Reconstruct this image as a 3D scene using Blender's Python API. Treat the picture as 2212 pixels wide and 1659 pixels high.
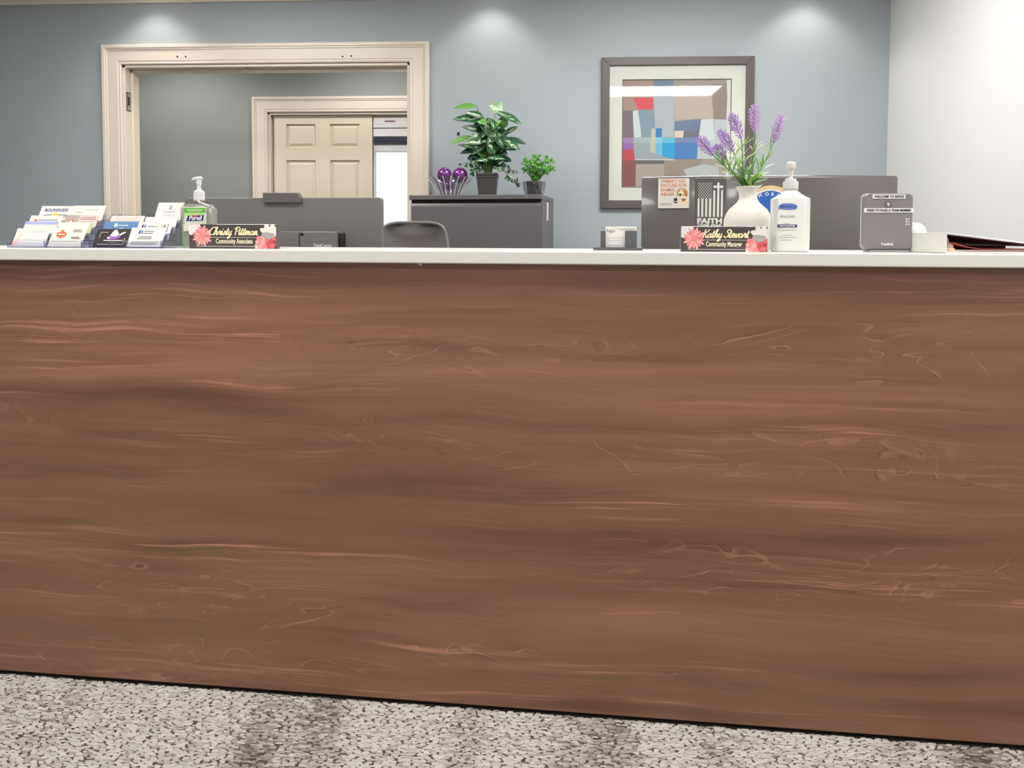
import bpy, bmesh, math, random
import numpy as np
from math import sin, cos, tan, pi, radians, atan2, sqrt
from mathutils import Vector, Matrix, Euler
random.seed(7)
for o in list(bpy.data.objects): bpy.data.objects.remove(o)
scene = bpy.context.scene
COL = scene.collection
# ------------------------------------------------------------------ camera
F = 1600.0; PPX = 1106.0; HOR = 505.0
PITCH = radians(2.5); YAW = radians(3.2); ROLL = radians(0.2); EYE = 1.105
PPY = HOR + F * tan(PITCH)
RC = Matrix.Rotation(YAW, 3, 'Z') @ Matrix.Rotation(pi/2 - PITCH, 3, 'X') @ Matrix.Rotation(ROLL, 3, 'Z')
CAM = Vector((0, 0, EYE))
cd = bpy.data.cameras.new('camera'); cam = bpy.data.objects.new('camera', cd); COL.objects.link(cam)
cd.sensor_fit = 'HORIZONTAL'; cd.sensor_width = 36.0; cd.lens = F / 2212 * 36.0
cd.shift_y = (PPY - 829.5) / 2212; cd.clip_start = 0.02; cd.clip_end = 200
cam.matrix_world = Matrix.Translation(CAM) @ RC.to_4x4()
scene.camera = cam
# ------------------------------------------------------------------ light, world, exposure
vs = scene.view_settings
vs.view_transform = 'Standard'; vs.look = 'None'; vs.gamma = 1.0; vs.exposure = 0.0; vs.use_curve_mapping = False
scene.cycles.transparent_max_bounces = 32
w = bpy.data.worlds.new('sky'); scene.world = w; w.use_nodes = True
bg = w.node_tree.nodes['Background']; bg.inputs[0].default_value = (0.86, 0.95, 1.0, 1); bg.inputs[1].default_value = 1.4
TROFFER = 15.0         # radiance of the ceiling panels
DOWN = 11.0            # watts of the recessed downlights
W = 4.6                # back wall plane
CEIL = 2.67; XR = 2.0; XL = -4.4; YB = -3.6; CY = 5.72; WT = 0.13

def ray(px, py): return RC @ Vector(((px - PPX) / F, (PPY - py) / F, -1.0))
def ony(px, py, Y):
    d = ray(px, py); return CAM + d * (Y / d.y)
def onz(px, py, z):
    d = ray(px, py); return CAM + d * ((z - EYE) / d.z)
# counter frame: origin at the panel foot, ux along it, uy away from the visitor
_A = onz(0, 1451, 0.01); _B = onz(2212, 1615, 0.01)
CA = atan2(_B.y - _A.y, _B.x - _A.x)
UX = Vector((cos(CA), sin(CA), 0)); UY = Vector((-sin(CA), cos(CA), 0))
CO = Vector((_A.x, _A.y, 0)); TOP = 1.067; DESK = 0.735
def onc(px, py, d):
    r = ray(px, py); t = (CO - CAM + UY * d).dot(UY) / r.dot(UY); return CAM + r * t
def loc(v):
    q = v - CO; return q.dot(UX), q.dot(UY)
def cpos(px, d, z=TOP):
    p = onc(px, 540, d); return Vector((p.x, p.y, z))
def mpp(px, d):      # metres for one pixel at that depth
    return (onc(px + 50, 500, d) - onc(px - 50, 500, d)).length / 100

# ------------------------------------------------------------------ materials
MATS = {}
def srgb(r, g, b):
    def c(v):
        v /= 255.0
        return v / 12.92 if v <= 0.04045 else ((v + 0.055) / 1.055) ** 2.4
    return (c(r), c(g), c(b), 1)
def nodes(m):
    nt = m.node_tree; return nt, nt.nodes, nt.links, nt.nodes['Principled BSDF']
def mat(name, col, rough=0.5, metal=0.0, var=0.04, scale=12.0, bump=0.0, bscale=60.0, coat=0.0, spec=0.5, trans=0.0, ior=1.45, emit=0.0, stretch=(1, 1, 1)):
    if name in MATS: return MATS[name]
    m = bpy.data.materials.new(name); m.use_nodes = True
    nt, N, L, P = nodes(m)
    P.inputs['Roughness'].default_value = rough; P.inputs['Metallic'].default_value = metal
    P.inputs['Coat Weight'].default_value = coat; P.inputs['Coat Roughness'].default_value = 0.06
    P.inputs['Specular IOR Level'].default_value = spec; P.inputs['Transmission Weight'].default_value = trans
    P.inputs['IOR'].default_value = ior
    c = srgb(*col)
    tc = N.new('ShaderNodeTexCoord'); mp = N.new('ShaderNodeMapping'); mp.inputs['Scale'].default_value = stretch
    L.new(tc.outputs['Object'], mp.inputs[0])
    no = N.new('ShaderNodeTexNoise'); no.inputs['Scale'].default_value = scale; no.inputs['Detail'].default_value = 3
    L.new(mp.outputs[0], no.inputs['Vector'])
    mx = N.new('ShaderNodeMix'); mx.data_type = 'RGBA'
    mx.inputs[6].default_value = tuple(min(1, v * (1 - var)) for v in c[:3]) + (1,)
    mx.inputs[7].default_value = tuple(min(1, v * (1 + var)) for v in c[:3]) + (1,)
    L.new(no.outputs['Fac'], mx.inputs[0]); L.new(mx.outputs[2], P.inputs['Base Color'])
    if bump:
        b = N.new('ShaderNodeTexNoise'); b.inputs['Scale'].default_value = bscale; b.inputs['Detail'].default_value = 2
        L.new(mp.outputs[0], b.inputs['Vector'])
        bn = N.new('ShaderNodeBump'); bn.inputs['Strength'].default_value = bump; bn.inputs['Distance'].default_value = 0.002
        L.new(b.outputs['Fac'], bn.inputs['Height']); L.new(bn.outputs[0], P.inputs['Normal'])
    if emit:
        P.inputs['Emission Color'].default_value = c; P.inputs['Emission Strength'].default_value = emit
    MATS[name] = m; return m
def clear(name, tint=(255, 255, 255), gloss=0.04, ior=1.45, rough=0.02):
    """thin clear acrylic or glass: see-through with a Fresnel shine"""
    if name in MATS: return MATS[name]
    m = bpy.data.materials.new(name); m.use_nodes = True
    nt = m.node_tree; N = nt.nodes; L = nt.links
    N.remove(N['Principled BSDF']); out = N['Material Output']
    t = N.new('ShaderNodeBsdfTransparent'); t.inputs[0].default_value = srgb(*tint)
    g = N.new('ShaderNodeBsdfGlossy'); g.inputs['Roughness'].default_value = rough
    lw = N.new('ShaderNodeLayerWeight'); pw = N.new('ShaderNodeMath'); pw.operation = 'POWER'; pw.inputs[1].default_value = 4.0
    L.new(lw.outputs['Facing'], pw.inputs[0])
    f0 = ((ior - 1)/(ior + 1))**2
    sc = N.new('ShaderNodeMath'); sc.operation = 'MULTIPLY_ADD'; sc.inputs[1].default_value = 0.55; sc.inputs[2].default_value = f0
    L.new(pw.outputs[0], sc.inputs[0])
    no = N.new('ShaderNodeTexNoise'); no.inputs['Scale'].default_value = 30
    ad = N.new('ShaderNodeMath'); ad.operation = 'MULTIPLY_ADD'; ad.inputs[1].default_value = gloss
    L.new(no.outputs['Fac'], ad.inputs[0]); L.new(sc.outputs[0], ad.inputs[2])
    mx = N.new('ShaderNodeMixShader')
    L.new(ad.outputs[0], mx.inputs[0]); L.new(t.outputs[0], mx.inputs[1]); L.new(g.outputs[0], mx.inputs[2])
    L.new(mx.outputs[0], out.inputs[0]); MATS[name] = m; return m
def milky(name, col, body):
    """cloudy see-through gel: part diffuse, part clear"""
    if name in MATS: return MATS[name]
    m = bpy.data.materials.new(name); m.use_nodes = True
    nt, N, L, P = nodes(m); P.inputs['Roughness'].default_value = 0.4; P.inputs['Base Color'].default_value = srgb(*col)
    t = N.new('ShaderNodeBsdfTransparent'); no = N.new('ShaderNodeTexNoise'); no.inputs['Scale'].default_value = 40
    k = N.new('ShaderNodeMath'); k.operation = 'MULTIPLY_ADD'; k.inputs[1].default_value = 0.1; k.inputs[2].default_value = body - 0.05
    L.new(no.outputs['Fac'], k.inputs[0]); mx = N.new('ShaderNodeMixShader'); L.new(k.outputs[0], mx.inputs[0]); L.new(t.outputs[0], mx.inputs[1]); L.new(P.outputs[0], mx.inputs[2])
    L.new(mx.outputs[0], N['Material Output'].inputs[0]); MATS[name] = m; return m
def ramp(N, stops):
    r = N.new('ShaderNodeValToRGB'); e = r.color_ramp.elements
    while len(e) < len(stops): e.new(0.5)
    for i, (p, c) in enumerate(stops):
        e[i].position = p; e[i].color = c
    return r
def wood_mat():
    m = bpy.data.materials.new('walnut_laminate'); m.use_nodes = True
    nt, N, L, P = nodes(m)
    tc = N.new('ShaderNodeTexCoord')
    def noise(sc, scale=1.0, detail=4, dist=0.0, vec=None, rough=0.55, off=(0, 0, 0)):
        mp = N.new('ShaderNodeMapping'); mp.inputs['Scale'].default_value = sc; mp.inputs['Location'].default_value = off
        L.new(vec or tc.outputs['Object'], mp.inputs[0])
        n = N.new('ShaderNodeTexNoise'); n.inputs['Scale'].default_value = scale; n.inputs['Detail'].default_value = detail
        n.inputs['Distortion'].default_value = dist; n.inputs['Roughness'].default_value = rough
        L.new(mp.outputs[0], n.inputs['Vector']); return n.outputs['Fac']
    def math_(op, a, b, clampit=False):
        k = N.new('ShaderNodeMath'); k.operation = op; k.use_clamp = clampit
        for i, v in enumerate((a, b)):
            if isinstance(v, (int, float)): k.inputs[i].default_value = v
            else: L.new(v, k.inputs[i])
        return k.outputs[0]
    def sstep(v, lo, hi):
        k = N.new('ShaderNodeMapRange'); k.interpolation_type = 'SMOOTHSTEP'
        L.new(v, k.inputs[0]); k.inputs[1].default_value = lo; k.inputs[2].default_value = hi; return k.outputs[0]
    def mixc(f, a, b, mode='MIX'):
        k = N.new('ShaderNodeMix'); k.data_type = 'RGBA'; k.blend_type = mode
        if isinstance(f, (int, float)): k.inputs[0].default_value = f
        else: L.new(f, k.inputs[0])
        for i, v in ((6, a), (7, b)):
            if isinstance(v, tuple): k.inputs[i].default_value = v
            else: L.new(v, k.inputs[i])
        return k.outputs[2]
    # warp the board so the grain swims
    wv = noise((1.6, 1, 4.5), 1.0, 2)
    sep = N.new('ShaderNodeSeparateXYZ'); L.new(tc.outputs['Object'], sep.inputs[0])
    z2 = math_('ADD', sep.outputs[2], math_('MULTIPLY', math_('SUBTRACT', wv, 0.5), 0.07))
    cmb = N.new('ShaderNodeCombineXYZ'); L.new(sep.outputs[0], cmb.inputs[0]); L.new(z2, cmb.inputs[2])
    V = cmb.outputs[0]
    broad = noise((0.45, 1, 11), 1.0, 5, 0.2, V, 0.6)
    c1 = ramp(N, [(0.25, srgb(110, 76, 60)), (0.5, srgb(146, 103, 83)), (0.75, srgb(174, 128, 106))]); L.new(broad, c1.inputs[0])
    hue = noise((0.9, 1, 5.0), 1.0, 2, 0, V, off=(5, 0, 3))
    c2 = mixc(math_('MULTIPLY', sstep(hue, 0.42, 0.62), 0.6), c1.outputs[0], srgb(138, 106, 80))
    fine = noise((1.2, 1, 150), 1.0, 3, 0, V)
    c3 = mixc(math_('MULTIPLY', sstep(fine, 0.40, 0.75), 0.16), c2, srgb(104, 70, 54))
    cloud = noise((1.3, 1, 16), 1.0, 3, 0.4, V, off=(3, 0, 17))
    c3 = mixc(math_('MULTIPLY', sstep(cloud, 0.50, 0.72), 0.45), c3, srgb(96, 66, 50))
    # pale pink streaks gathered into bands
    st = noise((2.2, 1, 110), 1.0, 5, 0.15, V, 0.68, (2, 0, 9)); band = noise((0.7, 1, 13), 1.0, 3, 0.3, V, off=(8, 0, 1))
    streak = math_('MULTIPLY', sstep(st, 0.50, 0.70), sstep(band, 0.47, 0.63))
    c4 = mixc(math_('MULTIPLY', streak, 0.8), c3, srgb(206, 150, 126))
    # figured swirls: a thin pale ridge with a dark line, only in patches
    sw = noise((3.2, 1, 12), 1.0, 2, 1.1, V, 0.5, (1, 0, 4))
    fr = math_('FRACT', math_('MULTIPLY', sw, 5.5), 0.0)
    line = math_('MULTIPLY', sstep(fr, 0.0, 0.05), math_('SUBTRACT', 1.0, sstep(fr, 0.05, 0.20)))
    brk = noise((9, 1, 30), 1.0, 2, 0, V, 0.5, (7, 0, 2))
    pm = noise((0.7, 1, 5.5), 1.0, 1, 0, None, 0.5, (11, 0, 6)); mask = math_('MULTIPLY', sstep(pm, 0.52, 0.62), sstep(brk, 0.40, 0.55))
    c5 = mixc(math_('MULTIPLY', math_('MULTIPLY', line, mask), 0.42), c4, srgb(198, 148, 124))
    dk = math_('MULTIPLY', math_('SUBTRACT', 1.0, sstep(math_('SUBTRACT', 1.0, fr), 0.0, 0.06)), mask)
    c6 = mixc(math_('MULTIPLY', dk, 0.45), c5, srgb(78, 52, 40))
    L.new(c6, P.inputs['Base Color'])
    P.inputs['Roughness'].default_value = 0.36; P.inputs['Specular IOR Level'].default_value = 0.6
    bn = N.new('ShaderNodeBump'); bn.inputs['Strength'].default_value = 0.12; bn.inputs['Distance'].default_value = 0.002
    L.new(math_('ADD', fine, math_('MULTIPLY', line, mask)), bn.inputs['Height']); L.new(bn.outputs[0], P.inputs['Normal'])
    return m
def leaf_mat(name, dark, light, amount, rough=0.35):
    m = bpy.data.materials.new(name); m.use_nodes = True
    nt, N, L, P = nodes(m)
    uv = N.new('ShaderNodeUVMap'); mp = N.new('ShaderNodeMapping'); mp.inputs['Scale'].default_value = (7, 3.2, 1)
    mp.inputs['Rotation'].default_value = (0, 0, 0)
    sp = N.new('ShaderNodeSeparateXYZ'); L.new(uv.outputs[0], sp.inputs[0])
    ab = N.new('ShaderNodeMath'); ab.operation = 'ABSOLUTE'; L.new(sp.outputs[1], ab.inputs[0])
    oi = N.new('ShaderNodeObjectInfo')
    # veins run forward from the midrib
    ad = N.new('ShaderNodeMath'); ad.operation = 'MULTIPLY_ADD'; ad.inputs[1].default_value = -0.45
    L.new(ab.outputs[0], ad.inputs[0]); L.new(sp.outputs[0], ad.inputs[2])
    cb = N.new('ShaderNodeCombineXYZ'); L.new(ad.outputs[0], cb.inputs[0]); L.new(sp.outputs[1], cb.inputs[1]); L.new(oi.outputs['Random'], cb.inputs[2])
    sc = N.new('ShaderNodeVectorMath'); sc.operation = 'MULTIPLY'; sc.inputs[1].default_value = (9, 1.6, 40); L.new(cb.outputs[0], sc.inputs[0])
    no = N.new('ShaderNodeTexNoise'); no.inputs['Scale'].default_value = 1.0; no.inputs['Detail'].default_value = 2; L.new(sc.outputs[0], no.inputs['Vector'])
    ed = N.new('ShaderNodeMath'); ed.operation = 'MULTIPLY_ADD'; ed.inputs[1].default_value = -0.35; L.new(ab.outputs[0], ed.inputs[0]); L.new(no.outputs['Fac'], ed.inputs[2])
    mr = N.new('ShaderNodeMapRange'); mr.inputs[1].default_value = 0.50 - amount; mr.inputs[2].default_value = 0.58 - amount; L.new(ed.outputs[0], mr.inputs[0])
    mx = N.new('ShaderNodeMix'); mx.data_type = 'RGBA'; mx.inputs[6].default_value = srgb(*dark); mx.inputs[7].default_value = srgb(*light)
    L.new(mr.outputs[0], mx.inputs[0]); L.new(mx.outputs[2], P.inputs['Base Color']); P.inputs['Roughness'].default_value = rough
    MATS[name] = m; return m

# ------------------------------------------------------------------ mesh helpers
class MB:
    def __init__(s): s.v = []; s.f = []; s.uv = None
    def add(s, vs_, fs):
        n = len(s.v); s.v += [tuple(v) for v in vs_]; s.f += [tuple(i + n for i in f) for f in fs]; return s
    def box(s, x0, x1, y0, y1, z0, z1):
        return s.add([(x0,y0,z0),(x1,y0,z0),(x1,y1,z0),(x0,y1,z0),(x0,y0,z1),(x1,y0,z1),(x1,y1,z1),(x0,y1,z1)],
                     [(0,3,2,1),(4,5,6,7),(0,1,5,4),(1,2,6,5),(2,3,7,6),(3,0,4,7)])
    def prism(s, poly, a, b, axis='y'):
        """poly in the plane across the axis, extruded from a to b"""
        def P(u, v, t): return {'y': (u, t, v), 'z': (u, v, t), 'x': (t, u, v)}[axis]
        n = len(poly)
        vs_ = [P(u, v, a) for u, v in poly] + [P(u, v, b) for u, v in poly]
        fs = [tuple(range(n)), tuple(range(2*n-1, n-1, -1))] + [(i, i+n, (i+1) % n + n, (i+1) % n) for i in range(n)]
        return s.add(vs_, fs)
    def loft(s, rings, cap0=True, cap1=True):
        n = len(rings[0]); vs_ = [p for r in rings for p in r]; fs = []
        for k in range(len(rings)-1):
            for i in range(n):
                j = (i+1) % n; fs.append((k*n+i, k*n+j, (k+1)*n+j, (k+1)*n+i))
        if cap0: fs.append(tuple(range(n-1, -1, -1)))
        if cap1: fs.append(tuple((len(rings)-1)*n+i for i in range(n)))
        return s.add(vs_, fs)
    def lathe(s, prof, seg=32, c=(0, 0), cap0=True, cap1=True):
        return s.loft([[(c[0]+r*cos(2*pi*i/seg), c[1]+r*sin(2*pi*i/seg), z) for i in range(seg)] for r, z in prof], cap0, cap1)
    def tube(s, pts, r, seg=8):
        pts = [Vector(p) for p in pts]; rs = r if isinstance(r, (list, tuple)) else [r]*len(pts); rings = []
        for i, p in enumerate(pts):
            t = (pts[min(i+1, len(pts)-1)] - pts[max(i-1, 0)]).normalized()
            a = t.cross(Vector((0.13, 0.31, 0.94)))
            if a.length < 1e-3: a = t.cross(Vector((1, 0, 0)))
            a.normalize(); b = t.cross(a)
            rings.append([p + (a*cos(2*pi*k/seg) + b*sin(2*pi*k/seg))*rs[i] for k in range(seg)])
        return s.loft(rings)
    def sphere(s, c, r, seg=20, rings=12, sz=1.0):
        return s.lathe_at(c, [(r*sin(pi*k/rings) or 1e-5, -r*cos(pi*k/rings)*sz) for k in range(rings+1)], seg)
    def lathe_at(s, c, prof, seg):
        return s.loft([[(c[0]+max(r,1e-5)*cos(2*pi*i/seg), c[1]+max(r,1e-5)*sin(2*pi*i/seg), c[2]+z) for i in range(seg)] for r, z in prof])
    def build(s, name, m, parent=None, smooth=False, bevel=0.0, seg=2, label=None, fix=True):
        me = bpy.data.meshes.new(name); me.from_pydata(s.v, [], s.f)
        if fix:
            bm = bmesh.new(); bm.from_mesh(me); bmesh.ops.recalc_face_normals(bm, faces=bm.faces); bm.to_mesh(me); bm.free()
        return link(name, me, m, parent, smooth, bevel, seg, label)
def link(name, me, m, parent=None, smooth=False, bevel=0.0, seg=2, label=None):
    if smooth:
        me.polygons.foreach_set('use_smooth', [True]*len(me.polygons))
        me.set_sharp_from_angle(angle=radians(38))
    o = bpy.data.objects.new(name, me); COL.objects.link(o)
    if m is not None: me.materials.append(m)
    if parent is not None: o.parent = parent
    if bevel:
        b = o.modifiers.new('bevel', 'BEVEL'); b.width = bevel; b.segments = seg; b.limit_method = 'ANGLE'; b.angle_limit = radians(40)
    if label: o['label'] = label
    return o
def thing(name, label, cat, at=(0, 0, 0), rz=0.0, group=None):
    o = bpy.data.objects.new(name, None); COL.objects.link(o); o.empty_display_size = 0.05
    o.location = at; o.rotation_euler = (0, 0, rz); return tag(o, label, cat, group)
def tag(o, label, cat, group=None):
    o['label'] = label; o['category'] = cat
    if group: o['group'] = group
    return o
def struct(o): o['kind'] = 'structure'; return o
def rrect(x0, x1, z0, z1, r, n=5):
    pts = []
    for cx_, cz_, a0 in ((x1-r, z1-r, 0), (x0+r, z1-r, 90), (x0+r, z0+r, 180), (x1-r, z0+r, 270)):
        for k in range(n+1):
            a = radians(a0 + 90*k/n); pts.append((cx_ + r*cos(a), cz_ + r*sin(a)))
    return pts
def sup(rx, ry, z, e=4.0, n=40, cx_=0, cy_=0):
    out = []
    for i in range(n):
        a = 2*pi*i/n; c, s_ = cos(a), sin(a)
        out.append((cx_ + rx*math.copysign(abs(c)**(2/e), c), cy_ + ry*math.copysign(abs(s_)**(2/e), s_), z))
    return out
def text(name, body, size, x, z, y, m, parent, width=None, bold=0.0, shear=0.0, align='CENTER', tilt=None, depth=0.0002, spacing=1.0):
    """flat lettering that faces -Y of its parent; x, z is the baseline anchor"""
    cu = bpy.data.curves.new(name, 'FONT'); cu.body = body; cu.size = size; cu.align_x = align
    cu.extrude = depth; cu.offset = bold; cu.shear = shear; cu.resolution_u = 3; cu.space_character = spacing
    tmp = bpy.data.objects.new('tmp', cu); COL.objects.link(tmp)
    dg = bpy.context.evaluated_depsgraph_get(); dg.update()
    me = bpy.data.meshes.new_from_object(tmp.evaluated_get(dg)); bpy.data.objects.remove(tmp); me.name = name
    sx = 1.0
    if width:
        xs = [v.co.x for v in me.vertices]; sx = width / (max(xs) - min(xs))
    for v in me.vertices:
        v.co = (x + v.co.x*sx, y - v.co.z, z + v.co.y)
    me.materials.clear()
    o = link(name, me, m, parent)
    return o
def poly(name, pts, y, m, parent, t=0.0003):
    """flat printed shape facing -Y"""
    return MB().prism(pts, y - t, y, 'y').build(name, m, parent)
def ell(cx_, cz_, rx, rz, n=20, a=0.0):
    return [(cx_ + rx*cos(2*pi*i/n)*cos(a) - rz*sin(2*pi*i/n)*sin(a), cz_ + rx*cos(2*pi*i/n)*sin(a) + rz*sin(2*pi*i/n)*cos(a)) for i in range(n)]
def rect(x0, x1, z0, z1): return [(x0, z0), (x1, z0), (x1, z1), (x0, z1)]
# one-stroke script lettering
GL = {
 'C': (1.0, [[(1.0,1.7),(.8,1.95),(.42,1.8),(.12,1.2),(.06,.5),(.3,.02),(.7,.1),(1.0,.42)]]),
 'h': (.80, [[(0,.3),(.3,1.2),(.42,1.85),(.3,1.95),(.2,1.6),(.12,.8),(.1,0)],[(.1,.2),(.3,.8),(.5,.95),(.58,.7),(.52,.2),(.65,.02),(.82,.25)]]),
 'r': (.66, [[(0,.25),(.2,.8),(.24,1.08),(.32,.9),(.52,.9),(.45,.4),(.5,.05),(.68,.25)]]),
 'i': (.42, [[(0,.25),(.18,.95),(.14,.3),(.25,.02),(.43,.25)],[(.24,1.38),(.27,1.46)]]),
 's': (.58, [[(0,.25),(.25,.8),(.33,1.02),(.46,.6),(.42,.2),(.2,0),(.02,.12)],[(.4,.08),(.6,.25)]]),
 't': (.48, [[(0,.25),(.2,1.0),(.28,1.65),(.2,.7),(.18,.15),(.3,0),(.5,.25)],[(.0,1.1),(.55,1.18)]]),
 'y': (.80, [[(0,.3),(.15,.95),(.13,.3),(.3,.05),(.52,.35),(.62,.95)],[(.62,.95),(.55,.2),(.45,-.6),(.22,-.9),(.12,-.65),(.4,-.2),(.82,.25)]]),
 'P': (.95, [[(.35,0),(.3,.8),(.38,1.6),(.42,1.82)],[(0,1.45),(.25,1.85),(.7,1.97),(1.0,1.6),(.85,1.1),(.4,.85)]]),
 'm': (1.06, [[(0,.25),(.14,.9),(.19,.92),(.15,0)],[(.15,.3),(.35,.9),(.5,.9),(.48,0)],[(.48,.3),(.68,.9),(.83,.88),(.8,.2),(.92,.02),(1.08,.25)]]),
 'n': (.75, [[(0,.25),(.14,.9),(.19,.92),(.15,0)],[(.15,.3),(.35,.9),(.5,.88),(.48,.2),(.6,.02),(.77,.25)]]),
 'a': (.84, [[(.6,.85),(.35,.98),(.08,.6),(.08,.15),(.28,0),(.55,.4),(.62,.95)],[(.62,.95),(.58,.25),(.7,.02),(.86,.25)]]),
 'K': (1.0, [[(.3,1.9),(.22,1.0),(.15,0)],[(1.05,1.9),(.65,1.3),(.25,.95),(.55,.7),(.7,.2),(.85,0),(1.0,.25)]]),
 'S': (.85, [[(.95,1.6),(.8,1.95),(.42,1.8),(.37,1.4),(.68,1.0),(.72,.5),(.45,.03),(.1,.1),(0,.45)]]),
 'e': (.57, [[(0,.25),(.3,.5),(.5,.8),(.38,1.0),(.15,.75),(.1,.3),(.28,0),(.58,.25)]]),
 'w': (.93, [[(0,.3),(.12,.95),(.1,.3),(.22,.02),(.4,.3),(.45,.9),(.43,.3),(.58,.02),(.78,.4),(.8,.95),(.95,.85)]]),
 ' ': (.45, []),
}
def catmull(p, n=5):
    if len(p) < 3: return p
    out = []
    for i in range(len(p)-1):
        a, b, c, d = p[max(i-1, 0)], p[i], p[i+1], p[min(i+2, len(p)-1)]
        for k in range(n):
            t = k/n
            out.append(tuple(0.5*((2*b[j]) + (c[j]-a[j])*t + (2*a[j]-5*b[j]+4*c[j]-d[j])*t*t + (3*b[j]-a[j]-3*c[j]+d[j])*t**3) for j in (0, 1)))
    out.append(p[-1]); return out
def script(name, body, x0, x1, z0, unit, y, m, parent, wid=0.16, shear=0.28):
    total = sum(GL[c][0] for c in body); sx = (x1 - x0)/total; mb = MB(); cx_ = 0
    for ch in body:
        adv, strokes = GL[ch]
        for st in strokes:
            q = catmull(st); P_ = []
            for u, v in q: P_.append((x0 + (cx_ + u)*sx + v*unit*shear, z0 + v*unit))
            h = wid*unit
            for i in range(len(P_)-1):
                a, b = P_[i], P_[i+1]; dx, dz = b[0]-a[0], b[1]-a[1]; l = math.hypot(dx, dz) or 1e-6
                ww = h*(0.35 + 0.35*abs(dz)/l); nx, nz = -dz/l*ww, dx/l*ww; ex, ez = dx/l*ww*.5, dz/l*ww*.5
                yy = y - 3e-6*len(mb.f)
                mb.add([(a[0]+nx-ex, yy, a[1]+nz-ez), (b[0]+nx+ex, yy, b[1]+nz+ez), (b[0]-nx+ex, yy, b[1]-nz+ez), (a[0]-nx-ex, yy, a[1]-nz-ez)], [(0, 1, 2, 3)])
        cx_ += adv
    return mb.build(name, m, parent)

# ------------------------------------------------------------------ common materials
M_blue = mat('blue_grey_paint', (165, 174, 180), 0.55, var=0.015, scale=3, bump=0.05, bscale=400)
M_hall = mat('hall_paint', (144, 149, 146), 0.6, var=0.015, scale=3, bump=0.05, bscale=400)
M_white = mat('white_paint', (218, 219, 216), 0.6, var=0.01, scale=3, bump=0.04, bscale=400)
M_cream = mat('cream_enamel', (226, 216, 202), 0.32, var=0.02, scale=6)
M_ceil = mat('ceiling_tile', (236, 235, 230), 0.8, var=0.03, scale=60, bump=0.2, bscale=200)
M_lob = mat('lobby_paint', (222, 218, 210), 0.7, var=0.02, scale=2)
M_door = mat('door_enamel', (222, 210, 192), 0.35, var=0.02, scale=5)
M_slab = mat('white_laminate', (236, 236, 230), 0.28, var=0.012, scale=8)
M_black = mat('black_plastic', (38, 37, 38), 0.35, var=0.08)
M_char = mat('charcoal_plastic', (120, 117, 116), 0.42, var=0.05, bump=0.08, bscale=900)
M_steel = mat('graphite_steel', (98, 96, 98), 0.36, var=0.03, spec=0.5, bump=0.04, bscale=700)
M_dark = mat('dark_gap', (18, 16, 15), 0.8)
M_wht = mat('white_plastic', (228, 228, 224), 0.3, var=0.01)
M_paper = mat('white_card', (228, 227, 222), 0.6, var=0.01)
M_ink = mat('grey_ink', (120, 120, 122), 0.7)
M_inkd = mat('dark_ink', (50, 48, 52), 0.7)
M_acr = clear('clear_acrylic', (246, 246, 252), 0.05)
M_acre = clear('acrylic_edge', (228, 230, 246), 0.35)
M_glass = clear('glass', (248, 250, 250), 0.0)
M_chrome = mat('chrome', (200, 200, 200), 0.15, metal=1.0)

# ------------------------------------------------------------------ the room
def carpet_mat(name, loops):
    m = bpy.data.materials.new(name); m.use_nodes = True
    nt, N, L, P = nodes(m); P.inputs['Roughness'].default_value = 0.95; P.inputs['Specular IOR Level'].default_value = 0.1
    tc = N.new('ShaderNodeTexCoord')
    mp = N.new('ShaderNodeMapping'); mp.inputs['Scale'].default_value = (14, 2.2, 1); L.new(tc.outputs['Object'], mp.inputs[0])
    no = N.new('ShaderNodeTexNoise'); no.inputs['Scale'].default_value = 1; no.inputs['Detail'].default_value = 3; L.new(mp.outputs[0], no.inputs['Vector'])
    if loops:
        at = N.new('ShaderNodeAttribute'); at.attribute_name = 'shade'
        r = ramp(N, [(0.0, srgb(84, 73, 69)), (0.35, srgb(150, 141, 135)), (0.7, srgb(192, 187, 181)), (1.0, srgb(214, 210, 205))]); L.new(at.outputs['Fac'], r.inputs[0])
    else:
        br = N.new('ShaderNodeTexBrick'); br.inputs['Scale'].default_value = 1; br.inputs['Brick Width'].default_value = 0.0135; br.inputs['Row Height'].default_value = 0.0046
        br.inputs['Mortar Size'].default_value = 0.0005; br.inputs['Color1'].default_value = srgb(186, 180, 174); br.inputs['Color2'].default_value = srgb(140, 131, 125); br.inputs['Mortar'].default_value = srgb(70, 60, 56)
        L.new(tc.outputs['Object'], br.inputs['Vector'])
        r = N.new('ShaderNodeMix'); r.data_type = 'RGBA'; r.blend_type = 'MULTIPLY'; r.inputs[0].default_value = 1
        rr = ramp(N, [(0.35, (0.5, 0.46, 0.44, 1)), (0.6, (1, 1, 1, 1))]); L.new(no.outputs['Fac'], rr.inputs[0])
        L.new(br.outputs['Color'], r.inputs[6]); L.new(rr.outputs[0], r.inputs[7])
    L.new(r.outputs[2] if not loops else r.outputs[0], P.inputs['Base Color']); return m
floor = struct(MB().box(XL, XR + WT, YB - WT, 9.2, -0.1, 0.0).build('floor', carpet_mat('carpet_base', False)))
floor['label'] = 'light grey loop pile carpet with darker brown streaks'
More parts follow.
